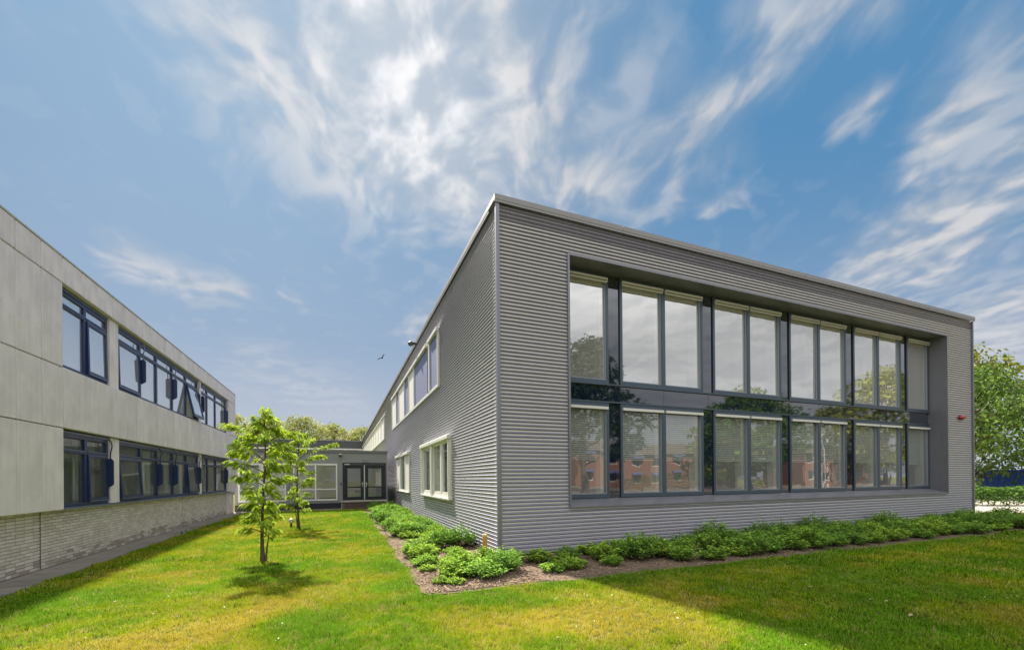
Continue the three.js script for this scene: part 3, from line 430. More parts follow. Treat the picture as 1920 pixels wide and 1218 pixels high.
// ---------------------------------------------------------------- the concrete building on the left: front plane x = -7.58, brick and windows set back
const LX = -7.58, BX = -7.73;
const concreteBuilding = thing('concrete_building', 'pale concrete panel building with dark blue windows over a light brick base', 'building', [BX, 0, 0]);
const ZL = [2.37, 1.75, 1.13, 0.51, -0.11, -0.73, -1.353, -1.987, -2.578, -3.207, -3.83, -4.446, -5.064]; while (ZL[ZL.length - 1] > -16.0) ZL.push(ZL[ZL.length - 1] - 0.6335); ZL[ZL.length - 1] = -16.47;
const panelCache = {};
function panel(za, zb, y0, y1, r) {
  const w = za - zb - 0.018, h = y1 - y0 - 0.016, key = w.toFixed(2) + h.toFixed(2);
  panelCache[key] ??= cbox(w, h, 0.13, 0.011).rotateY(Math.PI / 2);
  const m = part(concreteBuilding, 'concrete_panel', panelCache[key], concreteMats[Math.floor(r() * 5)]);
  m.position.set(LX - 0.065 - BX - r() * 0.004, (y0 + y1) / 2, (za + zb) / 2); return m;
}
{
  const r = rng(12);
  for (let i = 0; i < ZL.length - 1; i++) {
    const a = ZL[i], b = ZL[i + 1], solid = b >= -2.58 || a <= -15.1;
    panel(a, b, 5.21, 5.69, r);
    if (solid) { panel(a, b, 3.65, 5.21, r); panel(a, b, 2.53, 3.65, r); panel(a, b, 1.02, 2.53, r); } else panel(a, b, 2.53, 3.65, r);
  }
}
part(concreteBuilding, 'wall_core', [bx(-0.30, -0.001, 5.0, 5.66, -16.4, 2.37), bx(-0.30, -0.001, 2.56, 3.62, -16.4, 2.37), bx(-0.30, -0.001, 1.03, 5.0, -2.55, 2.37), bx(-0.30, -0.001, 1.03, 5.0, -16.4, -15.13)], mortar);
part(concreteBuilding, 'window_reveal', [bx(0.0, 0.14, 3.66, 5.20, -15.16, -15.12), bx(0.0, 0.14, 1.06, 2.52, -15.16, -15.12), bx(0.0, 0.14, 3.66, 5.20, -2.585, -2.56), bx(0.0, 0.14, 1.06, 2.52, -2.585, -2.56), bx(-0.05, 0.14, 3.60, 3.655, -15.12, -2.58)], concreteMats[3]);
part(concreteBuilding, 'roof_edge', [bx(-0.4, 0.155, 5.692, 5.72, -16.48, 2.37)], std(0.52, 0.50, 0.46, { roughness: 0.7 }));
part(concreteBuilding, 'flat_roof', bx(-12, -0.31, 5.42, 5.66, -16.4, 2.37), darkMetal);
part(concreteBuilding, 'end_wall', [bx(-12, -0.31, 0, 5.41, -16.4, -16.15), bx(-12, -0.31, 0, 5.41, 2.12, 2.37), bx(-12.2, -12.0, 0, 5.41, -16.4, 2.37)], concreteMats[1]);
part(concreteBuilding, 'upper_floor', [bx(-11.9, -0.31, 2.70, 3.30, -16.1, 2.1)], plaster);
part(concreteBuilding, 'ground_floor', [bx(-11.9, -0.31, 0.5, 0.6, -16.1, 2.1)], carpet);
part(concreteBuilding, 'partition', [bx(-5.2, -5.05, 0.61, 2.69, -16.1, 2.1), bx(-5.2, -5.05, 3.31, 5.41, -16.1, 2.1), bx(-5.0, -0.32, 0.61, 2.69, -4.75, -4.65), bx(-5.0, -0.32, 3.31, 5.41, -4.75, -4.65), bx(-5.0, -0.32, 0.61, 2.69, -11.15, -11.05), bx(-5.0, -0.32, 3.31, 5.41, -11.15, -11.05)], plaster);
// brick base: the 300 nearest bricks one by one, the rest joined
{
  const base = sub(concreteBuilding, 'brick_base');
  part(base, 'mortar_bed', [bx(-0.26, -0.016, -0.05, 1.015, -16.4, 2.37)], mortar);
  const r = rng(44), L = 0.206, H = 0.0475, CH = 0.0565, CL = 0.2165, geos = [cbox(L, H, 0.06, 0.004), cbox(L, H, 0.06, 0.006), cbox(L * 0.5 - 0.006, H, 0.06, 0.004)].map((g) => g.rotateY(Math.PI / 2)), list = [];
  for (let k = 0; k < 18; k++) for (const [s, e] of [[2.3, -2.198], [-2.222, -9.392], [-9.408, -15.2]]) {
    const y = 0.012 + H / 2 + k * CH; let z = s, first = k % 2 === 1;
    while (z > e + 0.03) { const half = first || r() < 0.08, len = Math.min(half ? CL / 2 : CL, z - e), c = z - len / 2; first = false; z -= len; if (Math.abs(c + 3.08) < 0.09 && k === 4) continue; list.push([c, y, len - 0.0105, r() * 0.006, k < 4 && r() < 0.80 - k * 0.2 ? 4 + Math.floor(r() * 2) : Math.floor(r() * 4), (r() - 0.5) * 0.012]); }
  }
  const vis = list.filter((b) => b[0] < -0.75).sort((a, b) => b[0] - a[0]).slice(0, 300), set = new Set(vis);
  for (const [z, y, g, d, m, t] of vis) { const o = part(base, 'brick', g < 0.12 ? geos[2] : geos[m % 2], brickMats[m]); o.position.set(-0.034 + d, y, z); o.rotation.y = t; o.scale.z = g / (g < 0.12 ? L * 0.5 - 0.006 : L); }
  [0, 1, 2, 3, 4, 5].forEach((m) => { const gs = list.filter((b) => !set.has(b) && b[4] === m).map(([z, y, g, d]) => bx(-0.03, -0.004 + d, y - H / 2, y + H / 2, z - g / 2, z + g / 2)); const o = part(base, 'brickwork', gs, brickMats[m]); o.userData.kind = 'stuff'; });
  part(base, 'expansion_joint', [bx(-0.02, -0.007, 0.0, 1.015, -2.225, -2.195)], darkMetal);
  part(base, 'expansion_joint', [bx(-0.02, -0.007, 0.0, 1.015, -9.41, -9.39)], darkMetal);
  part(base, 'air_brick', [bx(-0.04, -0.012, 0.23, 0.30, -3.13, -3.03)], darkMetal); part(base, 'air_brick', [bx(-0.02, -0.001, 0.42, 0.46, -13.5, -13.4)], darkMetal);
  part(base, 'corner_pier', [bx(-0.25, 0.03, -0.04, 1.0, -16.45, -15.2)], concreteMats[4]);
  part(base, 'service_hatch', [bx(0.031, 0.05, 0.42, 0.86, -16.15, -15.65)], white);
}
part(concreteBuilding, 'window_sill', [bx(-0.02, 0.10, 1.022, 1.052, -15.1, -2.60)], blueEdge);
part(concreteBuilding, 'window_sill', [bx(-0.02, 0.06, 3.656, 3.68, -15.1, -2.60)], blueEdge);
for (const [y0, y1] of [[1.06, 2.52], [3.66, 5.20]]) for (const [a, b] of [[-4.88, -4.48], [-11.22, -10.97]]) part(concreteBuilding, 'mullion_pier', [bx(-0.1, 0.075, y0, y1, a, b)], concreteMats[2]);
const curtainMat = phy(0.66, 0.66, 0.62, { roughness: 0.9, transmission: 0.3, thickness: 0 });
const unitsZ = [[-2.60, -3.58, -4.47], [-4.89, -6.17, -7.25, -8.48, -9.72, -10.96], [-11.23, -12.2, -13.4, -15.10]];
const openable = { '0:1': 1, '1:0': 1, '1:4': 1 };
for (const up of [0, 1]) unitsZ.forEach((zs, u) => {
  const y0 = up ? 3.682 : 1.054, y1 = up ? 5.195 : 2.515, yt = up ? 4.84 : 2.10, P = 0.06;
  const w = sub(concreteBuilding, 'window'); w.userData.label = `${up ? 'upper' : 'lower'} dark blue window band, ${['nearest the camera', 'in the middle', 'farthest away'][u]}`;
  const za = zs[0], zb = zs[zs.length - 1];
  part(w, 'frame', [bx(-0.07, 0.03, y0, y0 + 0.07, zb, za), bx(-0.07, 0.03, y1 - 0.12, y1, zb, za), ...zs.map((z, i) => { const c = i === 0 ? z - P / 2 : i === zs.length - 1 ? z + P / 2 : z; return bx(-0.07, 0.032, y0 + 0.071, y1 - 0.121, c - P * (i % zs.length ? 0.75 : 0.5), c + P * (i ? 0.75 : 0.5)); })], blueFrame);
  part(w, 'head_rail', [bx(0.031, 0.05, y1 - 0.04, y1 - 0.012, zb, za)], blueEdge);
  for (let i = 0; i < zs.length - 1; i++) {
    const a = zs[i + 1] + 0.05, b = zs[i] - 0.05;
    part(w, 'transom', [bx(-0.06, 0.034, yt, yt + 0.07, a, b)], blueFrame); part(w, 'transom_nose', [bx(0.035, 0.046, yt + 0.05, yt + 0.066, a, b)], blueEdge);
    const g = new THREE.PlaneGeometry(b - a - 0.02, y1 - 0.12 - yt - 0.09); g.rotateY(Math.PI / 2); g.translate(0, (yt + 0.07 + y1 - 0.12) / 2, (a + b) / 2); part(w, 'pane', g, glassFor(up));
    const op = openable[u + ':' + i], h = yt - y0 - 0.072;
    if (op) {
      const f = 0.06;
      const bars = [bx(-0.03, 0.03, -h + 0.002, -h + f + 0.02, a - b + 0.004, -0.004), bx(-0.03, 0.03, -f, -0.002, a - b + 0.004, -0.004), bx(-0.03, 0.03, -h + f + 0.021, -f - 0.001, a - b + 0.004, a - b + f), bx(-0.03, 0.03, -h + f + 0.021, -f - 0.001, -f, -0.004)];
      const tilt = up && u === 1 && i === 4 ? 0.20 : up ? 0.02 : u === 1 ? 0.06 : 0.025;
      const frame = part(w, 'sash', bars, blueFrame); const pg = new THREE.PlaneGeometry(b - a - 2 * f, h - 2 * f - 0.02); pg.rotateY(Math.PI / 2); pg.translate(0.005, -h / 2 + 0.01, (a - b) / 2); const pane = part(w, 'pane', pg, glassFor(up));
      const line = part(w, 'sash_bead', [bx(0.031, 0.038, -h + 0.005, -h + 0.02, a - b + 0.01, -0.01), bx(0.031, 0.038, -0.02, -0.006, a - b + 0.01, -0.01)], blueEdge);
      for (const o of [frame, pane, line]) { o.position.set(0.02, yt - 0.002, b); o.rotation.z = tilt; }
    } else {
      const pg = new THREE.PlaneGeometry(b - a - 0.01, h); pg.rotateY(Math.PI / 2); pg.translate(0.0, y0 + 0.07 + h / 2, (a + b) / 2); part(w, 'pane', pg, glassFor(up));
    }
  }
});
function glassFor(up) { return up ? glassSky : glassPlain; }
// dark blue drop arms of the sun screens, standing out from the posts
{
  const r = rng(3);
  const s = new THREE.Shape(); s.moveTo(0, 0); s.lineTo(0.09, 0.05); s.lineTo(0.125, 0.08); s.lineTo(0.125, 0.60); s.lineTo(0.07, 0.66); s.lineTo(0, 0.62); s.closePath();
  const plate = new THREE.ExtrudeGeometry(s, { depth: 0.03, bevelEnabled: true, bevelSize: 0.006, bevelThickness: 0.006, bevelSegments: 1 });
  const arm = tube([V(0.06, 0.62, 0.025), V(0.07, 0.78, 0.025), V(0.10, 0.92, 0.025), V(0.09, 1.02, 0.025), V(0.03, 1.08, 0.025)], [0.014, 0.014, 0.014, 0.013, 0.012], 8);
  const where = { 1: [-6.17, -8.48, -10.86, -11.38, -14.95], 0: [-4.42, -7.25, -8.48, -10.90, -14.90] };
  for (const up of [1, 0]) for (const z of where[up]) { const a = sub(concreteBuilding, 'screen_arm', [0.036, up ? 4.08 : 1.40, z - 0.03]); part(a, 'arm_plate', plate, blueFrame); part(a, 'arm_rod', arm, up ? blueEdge : blueFrame); a.rotation.y = (r() - 0.5) * 0.1; a.scale.set(0.85, 1, 0.7); }
}
// curtains, blinds and a paper on the sill
for (const [z, w] of [[-4.1, 0.35], [-5.3, 0.5], [-7.6, 0.45], [-9.2, 0.4], [-12.6, 0.4]]) {
  const pts = []; for (let k = 0; k <= 24; k++) pts.push([k / 24 * w, 0.022 * Math.sin(k * 1.6)]); const P = [], I = [];
  pts.forEach(([u, d], k) => { P.push(-0.42 + d, 1.15, z - u, -0.42 + d, 2.45, z - u); if (k) { const b = k * 2; I.push(b - 2, b - 1, b, b - 1, b + 1, b); } });
  const g = new THREE.BufferGeometry(); g.setAttribute('position', new THREE.Float32BufferAttribute(P, 3)); g.setIndex(I); g.computeVertexNormals(); part(concreteBuilding, 'curtain', g, curtainMat);
}
for (const [a, b] of [[-3.52, -2.66], [-4.42, -3.62]]) { const bl = sub(concreteBuilding, 'venetian_blind'), g = new THREE.BoxGeometry(0.045, 0.002, b - a); for (let k = 0; k < 9; k++) { const s = part(bl, 'slat', g, cream); s.position.set(-0.2, 2.40 - k * 0.045, (a + b) / 2); s.rotation.z = 0.5; } }
for (const u of [[-15, -11.3], [-10.9, -4.95], [-4.4, -2.65]]) part(concreteBuilding, 'roller_blind', [bx(-0.10, -0.095, 3.78, 5.12, u[0], u[1])], white);
part(concreteBuilding, 'sill_paper', [new THREE.BoxGeometry(0.004, 0.20, 0.15).rotateZ(0.35).translate(-0.16, 1.20, -2.95)], white, 'white sheet of paper leaning behind the pane');
{ const c = sub(concreteBuilding, 'security_camera', [0.15, 2.35, -16.0]); part(c, 'camera_body', [new THREE.CylinderGeometry(0.06, 0.06, 0.22, 14).rotateX(1.2).translate(0.12, -0.02, 0.05)], darkMetal); part(c, 'bracket', [bx(0, 0.12, -0.02, 0.02, -0.02, 0.02)], steel); }

// ---------------------------------------------------------------- the low link between both buildings
const linkGrey = std(0.27, 0.28, 0.27, { roughness: 0.55, map: rep(claddingTex, 3.3) });
const link = thing('link_building', 'low grey flat-roofed link with white-framed windows and a dark double glass door', 'building', [-4.1, 0, -17]);
{
  const X = (x) => x + 4.1, holes = [[X(-7.6), X(-5.47), 0.44, 2.40], [X(-5.15), X(-3.02), 0.44, 2.40], [X(-2.75), X(-0.5), 0.42, 2.46]];
  const cuts = [X(-7.75), X(-5.31), X(-2.88), X(-0.42)];
  cuts.slice(0, 3).forEach((u, i) => rectsMinus(u + 0.004, cuts[i + 1] - 0.004, 0.30, 3.0, holes.filter((h) => h[0] >= u && h[1] <= cuts[i + 1])).forEach((q) => part(link, 'wall_panel', [bx(q[0] + (q[0] > u + 0.01 ? 0 : 0.0), q[1], q[2], q[3], -0.12, 0)], linkGrey)));
  part(link, 'wall_core', rectsMinus(X(-7.75), X(-0.42), 0, 3.0, holes).map((q) => bx(q[0], q[1], q[2], q[3], -0.3, -0.125)), plaster);
  part(link, 'roof_coping', [bx(X(-7.75), X(-0.40), 3.0, 3.13, -0.35, 0.05)], std(0.16, 0.165, 0.165, { roughness: 0.5, metalness: 0.3 }));
  part(link, 'flat_roof', [bx(X(-7.75), X(-0.42), 2.85, 2.99, -7, -0.31)], darkMetal);
  part(link, 'side_wall', [bx(X(-0.52), X(-0.42), 0, 2.84, -7, -0.31)], linkGrey);
  part(link, 'rear_wall', rectsMinus(X(-7.75), X(-0.53), 0, 2.84, [[X(-6.4), X(-5.4), 1.0, 2.0]]).map((q) => bx(q[0], q[1], q[2], q[3], -7, -6.85)), plaster);
  part(link, 'floor', [bx(X(-7.75), X(-0.53), 0.28, 0.34, -6.84, -0.31)], carpet);
  part(link, 'plinth', [bx(X(-7.75), X(-2.76), -0.03, 0.295, -0.12, -0.03)], darkMetal);
  for (const [a, b, lb] of [[-7.6, -5.47, 'white-framed link window beside the concrete building'], [-5.15, -3.02, 'white-framed link window beside the glass door']]) {
    const w = sub(link, 'window'); w.userData.label = lb; const p = X(a), q = X(b), m = (p + q) / 2;
    part(w, 'frame', [bx(p, q, 0.44, 0.52, -0.1, 0.03), bx(p, q, 2.32, 2.40, -0.1, 0.03), bx(p, p + 0.07, 0.521, 2.319, -0.1, 0.03), bx(q - 0.07, q, 0.521, 2.319, -0.1, 0.03)], white);
    part(w, 'mullion', [bx(m - 0.035, m + 0.035, 0.521, 2.319, -0.09, 0.028)], white);
    for (const [s, t] of [[p + 0.07, m - 0.035], [m + 0.035, q - 0.07]]) { part(w, 'transom', [bx(s, t, 1.02, 1.07, -0.08, 0.02)], white); for (const [c, d] of [[0.52, 1.02], [1.07, 2.32]]) { const g = new THREE.PlaneGeometry(t - s, d - c); g.translate((s + t) / 2, (c + d) / 2, -0.03); part(w, 'pane', g, glassPlain); } }
  }
  // double door
  const x0 = X(-2.75), x1 = X(-0.5), xm = (x0 + x1) / 2 - 0.01;
  part(link, 'door_frame', [bx(x0, x1, 2.34, 2.46, -0.14, 0.025), bx(x0, x0 + 0.07, 0.42, 2.339, -0.14, 0.025), bx(x1 - 0.07, x1, 0.42, 2.339, -0.14, 0.025)], doorMat);
  part(link, 'door_closer_rail', [bx(x0 + 0.08, x1 - 0.08, 2.345, 2.385, 0.026, 0.06)], std(0.12, 0.125, 0.13, { metalness: 0.5, roughness: 0.4 })); part(link, 'door_closer', [bx(x0 + 0.10, x0 + 0.36, 2.345, 2.40, 0.061, 0.10)], steel);
  part(link, 'meeting_post', [bx(xm - 0.025, xm + 0.025, 0.43, 2.335, -0.03, 0.032)], steel);
  for (const [a, b, s] of [[x0 + 0.072, xm - 0.027, 1], [xm + 0.027, x1 - 0.072, -1]]) {
    const d = sub(link, 'door'); part(d, 'door_leaf', [bx(a, b, 0.425, 0.60, -0.06, 0.0), bx(a, b, 2.16, 2.335, -0.06, 0.0), bx(a, a + 0.17, 0.601, 2.159, -0.06, 0.0), bx(b - 0.17, b, 0.601, 2.159, -0.06, 0.0)], doorMat);
    part(d, 'mid_rail', [bx(a + 0.171, b - 0.171, 1.10, 1.16, -0.055, -0.004)], doorMat);
    for (const [c, e] of [[0.60, 1.10], [1.16, 2.16]]) { const g = new THREE.PlaneGeometry(b - a - 0.34, e - c); g.translate((a + b) / 2, (c + e) / 2, -0.03); part(d, 'pane', g, glassPlain); }
    const hx = s > 0 ? b - 0.06 : a + 0.06; part(d, 'handle', [bx(hx - 0.015, hx + 0.015, 1.15, 1.40, 0.0, 0.045), bx(Math.min(hx, hx - s * 0.10), Math.max(hx, hx - s * 0.10), 1.30, 1.325, 0.03, 0.05)], steel);
  }
  part(link, 'wall_lamp', [bx(X(-1.70), X(-1.52), 2.62, 2.70, 0.001, 0.13), bx(X(-1.68), X(-1.54), 2.50, 2.619, 0.001, 0.11)], std(0.30, 0.31, 0.32, { metalness: 0.4 }));
  { const c = sub(link, 'security_camera', [X(-2.86), 2.86, 0]); part(c, 'dome', [new THREE.SphereGeometry(0.07, 14, 10).scale(1, 0.8, 1).translate(0, -0.03, 0.10)], darkMetal); part(c, 'bracket', [bx(-0.08, 0.08, 0.03, 0.07, 0.001, 0.15)], white); }
  part(link, 'bell_panel', [bx(X(-2.86), X(-2.80), 1.25, 1.37, 0.001, 0.03)], darkMetal);
}
// brick landing before the door
{
  const l = thing('entrance_landing', 'low dark brick landing with a pale stone rim below the glass door', 'landing', [-1.65, 0, -16.45], undefined), dark = std(0.11, 0.07, 0.06, { roughness: 0.9, bumpMap: rep(noiseTex, 0.5), bumpScale: 0.006 });
  part(l, 'core', [bx(-1.14, 1.1, -0.02, 0.36, -0.4, 0.38)], mortar);
  const g = cbox(0.205, 0.055, 0.05, 0.004); for (let k = 0; k < 5; k++) for (let x = -1.03 + (k % 2) * 0.11; x < 1.06; x += 0.217) { const b = part(l, 'brick', g, dark); b.position.set(x, 0.045 + k * 0.066, 0.368); }
  part(l, 'stone_rim', [bx(-1.19, 1.14, 0.361, 0.42, -0.4, 0.43)], paleConcrete); part(l, 'stone_rim', [bx(-1.19, -1.141, -0.02, 0.36, -0.4, 0.41)], paleConcrete);
}
// things inside the link
{ const b = thing('lobby_bench', 'pale bench with a green cushion inside the link behind the left door leaf', 'bench', [-2.15, 0.34, -18.6]); part(b, 'seat', [bx(-0.6, 0.6, 0.40, 0.45, -0.2, 0.2)], white); for (const s of [-0.5, 0.5]) part(b, 'leg', [bx(s - 0.03, s + 0.03, 0, 0.399, -0.18, 0.18)], steel); part(b, 'cushion', [cboxAt(0.05, 0.45, 0.451, 0.56, -0.17, 0.17, 0.03)], std(0.03, 0.22, 0.17, { roughness: 0.8 })); }
// ---------------------------------------------------------------- the two-storey wing at the back
{
  const w = thing('rear_wing', 'dark grey rear wing with white window bands seen over the link roof', 'building', [-10, 0, -54]), darkBand = std(0.075, 0.08, 0.095, { roughness: 0.6, map: rep(claddingTex, 2.7) });
  const holes = []; for (let k = 0; k < 4; k++) holes.push([-9.5 + k * 5.0, -5.0 + k * 5.0, 4.6, 5.75]);
  for (let x = -12; x < 9.8; x += 2.75) rectsMinus(x + 0.006, Math.min(x + 2.744, 9.9), 3.2, 6.75, holes).forEach((q) => part(w, 'wall_panel', [bx(q[0], q[1], q[2], q[3], -0.2, 0)], darkBand));
  part(w, 'lower_wall', [bx(-12, 9.9, 0, 3.195, -0.2, -0.01)], linkGrey); part(w, 'roof_coping', [bx(-12.05, 9.9, 6.751, 6.86, -0.4, 0.06)], trim); part(w, 'flat_roof', [bx(-12, 9.9, 6.5, 6.74, -9, -0.21)], darkMetal); part(w, 'inner_wall', [bx(-12, 9.9, 0, 6.49, -3.2, -3.0)], plaster);
  for (const [a, b] of holes.map((h) => [h[0], h[1]])) { const n = sub(w, 'window'), m = (a + b) / 2; part(n, 'frame', [bx(a, b, 5.60, 5.75, -0.1, 0.05), bx(a, b, 4.6, 4.7, -0.1, 0.05), bx(a, a + 0.12, 4.701, 5.599, -0.1, 0.05), bx(b - 0.12, b, 4.701, 5.599, -0.1, 0.05), bx(m - 0.05, m + 0.05, 4.701, 5.599, -0.1, 0.04)], white); for (const [s, t] of [[a + 0.12, m - 0.05], [m + 0.05, b - 0.12]]) { const g = new THREE.PlaneGeometry(t - s, 0.9); g.translate((s + t) / 2, 5.15, -0.03); part(n, 'pane', g, glassPlain); } }
}

// ---------------------------------------------------------------- vegetation
class Leaves {                                                            // gathers folded leaves into one mesh
  constructor() { this.p = []; this.n = []; this.c = []; }
  add(at, dir, side, L, W, fold, color) {                                 // dir: towards the tip; side: across the blade
    const nrm = new THREE.Vector3().crossVectors(side, dir).normalize(), q = (a, s, h) => [at.x + dir.x * L * a + side.x * W * s + nrm.x * h, at.y + dir.y * L * a + side.y * W * s + nrm.y * h - 0.28 * L * a * a, at.z + dir.z * L * a + side.z * W * s + nrm.z * h];
    const b = q(0, 0, 0), l = q(0.48, -0.5, fold * W), r = q(0.48, 0.5, fold * W), m = q(0.5, 0, 0), t = q(1, 0, 0);
    for (const tri of [[b, m, l], [b, r, m], [l, m, t], [m, r, t]]) { for (const v of tri) { this.p.push(...v); this.n.push(nrm.x, nrm.y, nrm.z); this.c.push(color[0], color[1], color[2]); } }
  }
  build() { const g = new THREE.BufferGeometry(); g.setAttribute('position', new THREE.Float32BufferAttribute(this.p, 3)); g.setAttribute('normal', new THREE.Float32BufferAttribute(this.n, 3)); g.setAttribute('color', new THREE.Float32BufferAttribute(this.c, 3)); return g; }
}
function leafPart(parent, name, leaves, mat) { const o = shade(new THREE.Mesh(leaves.build(), mat)); o.name = name; parent.add(o); return o; }
function ball(r) { let x, y, z; do { x = r() * 2 - 1; y = r() * 2 - 1; z = r() * 2 - 1; } while (x * x + y * y + z * z > 1); return V(x, y, z); }
function frameOf(dir, roll) { const s = new THREE.Vector3().crossVectors(dir, V(0, 1, 0)); if (s.lengthSq() < 1e-4) s.set(1, 0, 0); s.normalize(); return s.applyAxisAngle(dir, roll); }

// the two young trees on the lawn: one straight stem, tiers of short limbs, large hanging leaves
const youngLeaf = leafMat(1, 1, 1, 0.42);
function youngTree(label, pos, H, seed, nB, profile, single, shoots) {
  const r = rng(seed), t = thing('young_tree', label, 'tree', pos, 'young trees on the lawn'), stem = [], rad = [];
  for (let k = 0; k <= 12; k++) { const s = k / 12; stem.push(V(0.035 * Math.sin(s * 5 + seed), s * H * 0.97, 0.03 * Math.cos(s * 4 + seed))); rad.push(mix(0.040, 0.005, Math.pow(s, 0.7)) * (k === 0 ? 1.25 : 1)); }
  part(t, 'trunk', tube(stem, rad, 9), bark);
  for (const [dx, dz, h] of shoots) part(t, 'side_stem', tube([V(0.02 * Math.sign(dx), 0, 0), V(dx * 0.5, h * 0.45, dz * 0.5), V(dx, h, dz)], [0.02, 0.014, 0.005], 6), bark);
  const all = [];
  function leafAt(p, out, L) { const d = out.clone().multiplyScalar(0.8 + r() * 0.5).add(V((r() - 0.5) * 1.1, -0.15 - r() * 0.65, (r() - 0.5) * 1.1)).normalize(); all.push([p, d, frameOf(d, (r() - 0.5) * 1.1), L, L * (0.40 + 0.12 * r())]); }
  for (let b = 0; b < nB; b++) {
    const s = 0.17 + 0.81 * Math.pow((b + r() * 0.8) / nB, 0.92), y = s * H * 0.96, az = b * 2.399 + r() * 0.7, L = profile(s, az) * (0.7 + 0.55 * r()), o = V(Math.cos(az), 0, Math.sin(az)), up = 0.50 + 0.35 * s, base = V(0.03 * Math.sin(s * 5 + seed), y, 0.03 * Math.cos(s * 4 + seed));
    const pts = [base, base.clone().addScaledVector(o, L * 0.5).add(V(0, L * up * 0.42, 0)), base.clone().addScaledVector(o, L).add(V(0, L * up * 0.55, 0))];
    if (L > 0.10) part(t, 'limb', tube(pts, [0.011, 0.007, 0.003], 5), bark);
    const n = Math.round(20 + L * 112);
    for (let k = 0; k < n; k++) { const q = 0.18 + 0.86 * Math.sqrt(r()), a = q < 0.5 ? pts[0].clone().lerp(pts[1], q * 2) : pts[1].clone().lerp(pts[2], q * 2 - 1); const off = ball(r).multiplyScalar(0.10); off.y *= 0.7; leafAt(a.add(off), o, 0.084 + 0.058 * r()); }
  }
  for (let k = 0; k < 26; k++) { const a = r() * 6.28; leafAt(V(0, H * (0.86 + 0.13 * r()), 0).add(ball(r).multiplyScalar(0.05)), V(Math.cos(a), 0.1, Math.sin(a)), 0.08 + 0.05 * r()); }
  for (const [dx, dz, h] of shoots) for (let k = 0; k < 16; k++) { const a = r() * 6.28; leafAt(V(dx, h * (0.7 + 0.35 * r()), dz).add(ball(r).multiplyScalar(0.06)), V(Math.cos(a), 0, Math.sin(a)), 0.08 + 0.05 * r()); }
  const tint = () => { const y = r(), k = 0.75 + 0.5 * r(); return [mix(0.22, 0.50, y) * k, mix(0.36, 0.60, y) * k, mix(0.025, 0.06, y) * k]; };
  all.sort((a, b) => (b[3] + b[0].z * 0.1) - (a[3] + a[0].z * 0.1));
  const crown = sub(t, 'crown'), rest = new Leaves();
  all.forEach(([p, d, s, L, W], i) => { if (i < single) { const one = new Leaves(); one.add(V(0, 0, 0), d, s, L, W, 0.14, tint()); leafPart(crown, 'leaf', one, youngLeaf).position.copy(p); } else rest.add(p, d, s, L, W, 0.14, tint()); });
  const o = leafPart(crown, 'foliage', rest, youngLeaf); o.userData.kind = 'stuff';
  return t;
}
youngTree('slim young tree with large drooping leaves nearest the camera on the lawn', [-4.2, 0, -1.4], 2.95, 4, 46, (s, az) => (s < 0.40 ? 0.26 : s < 0.5 ? 0.20 + 0.2 * Math.max(0, Math.cos(az - 3)) : s < 0.84 ? 0.42 + 0.16 * Math.max(0, Math.cos(az - 3.0)) : 0.17), 300, [[0.10, 0.03, 0.62]]);
youngTree('thinner young tree farther back on the lawn, before the link windows', [-4.10, 0, -7.2], 3.15, 9, 32, (s, az) => (s < 0.34 ? 0.40 : s < 0.62 ? 0.52 : s < 0.82 ? 0.45 + 0.5 * Math.max(0, Math.cos(az)) : 0.20), 120, [[-0.12, 0.05, 0.9]]);

// low shrubs in the bed
const shrubMat = leafMat(1, 1, 1, 0.30);
function shrubGeo(seed, R, H, shootsN, tint) {
  const r = rng(seed), L = new Leaves(), tw = [];
  for (let s = 0; s < shootsN; s++) {
    const a = r() * 6.28, q = Math.sqrt(r()), x = Math.cos(a) * q * R, z = Math.sin(a) * q * R, top = H * (1 - 0.55 * q * q) * (0.72 + 0.4 * r()), lean = V(x * 0.45, top, z * 0.45).normalize(), p0 = V(x * 0.5, 0.0, z * 0.5), p1 = V(x, top, z);
    tw.push(tube([p0, p1], [0.006, 0.003], 4));
    const n = 13, ph = r() * 6.28;
    for (let k = 0; k < n; k++) {
      const h = 0.30 + 0.70 * (k / (n - 1)), p = p0.clone().lerp(p1, h), b = ph + k * 2.4, o = V(Math.cos(b), 0.10 + 0.30 * h, Math.sin(b)).addScaledVector(lean, 0.15).normalize(), y = r(), v = 0.75 + 0.5 * r();
      L.add(p, o, frameOf(o, (r() - 0.5) * 0.9), 0.072 + 0.045 * r(), 0.036 + 0.016 * r(), 0.16, [mix(0.14, 0.36, y) * v * tint[0], mix(0.29, 0.52, y) * v * tint[1], mix(0.04, 0.11, y) * v * tint[2]]);
    }
  }
  return [L, merged(tw)];
}
const shrubKinds = [[1, 0.37, 0.37, 54, [1, 1.06, 0.6]], [2, 0.43, 0.40, 66, [0.88, 1, 0.6]], [3, 0.33, 0.33, 44, [1.15, 1.1, 0.6]], [4, 0.40, 0.44, 60, [0.78, 0.92, 0.6]], [5, 0.24, 0.25, 26, [1.05, 1.06, 0.6]]].map((a) => { const [L, tw] = shrubGeo(...a); return [L.build(), tw]; });
const twigMat = std(0.11, 0.08, 0.05, { roughness: 0.95 });
function shrub(k, x, z, s, turn, label, group) {
  const t = thing('shrub', label, 'shrub', [x, 0, z], group); t.rotation.y = turn; t.scale.set(s, s * (0.64 + 0.46 * ((turn * 7.3) % 1)), s);
  part(t, 'twigs', shrubKinds[k][1], twigMat); const o = shade(new THREE.Mesh(shrubKinds[k][0], shrubMat)); o.name = 'foliage'; t.add(o);
}
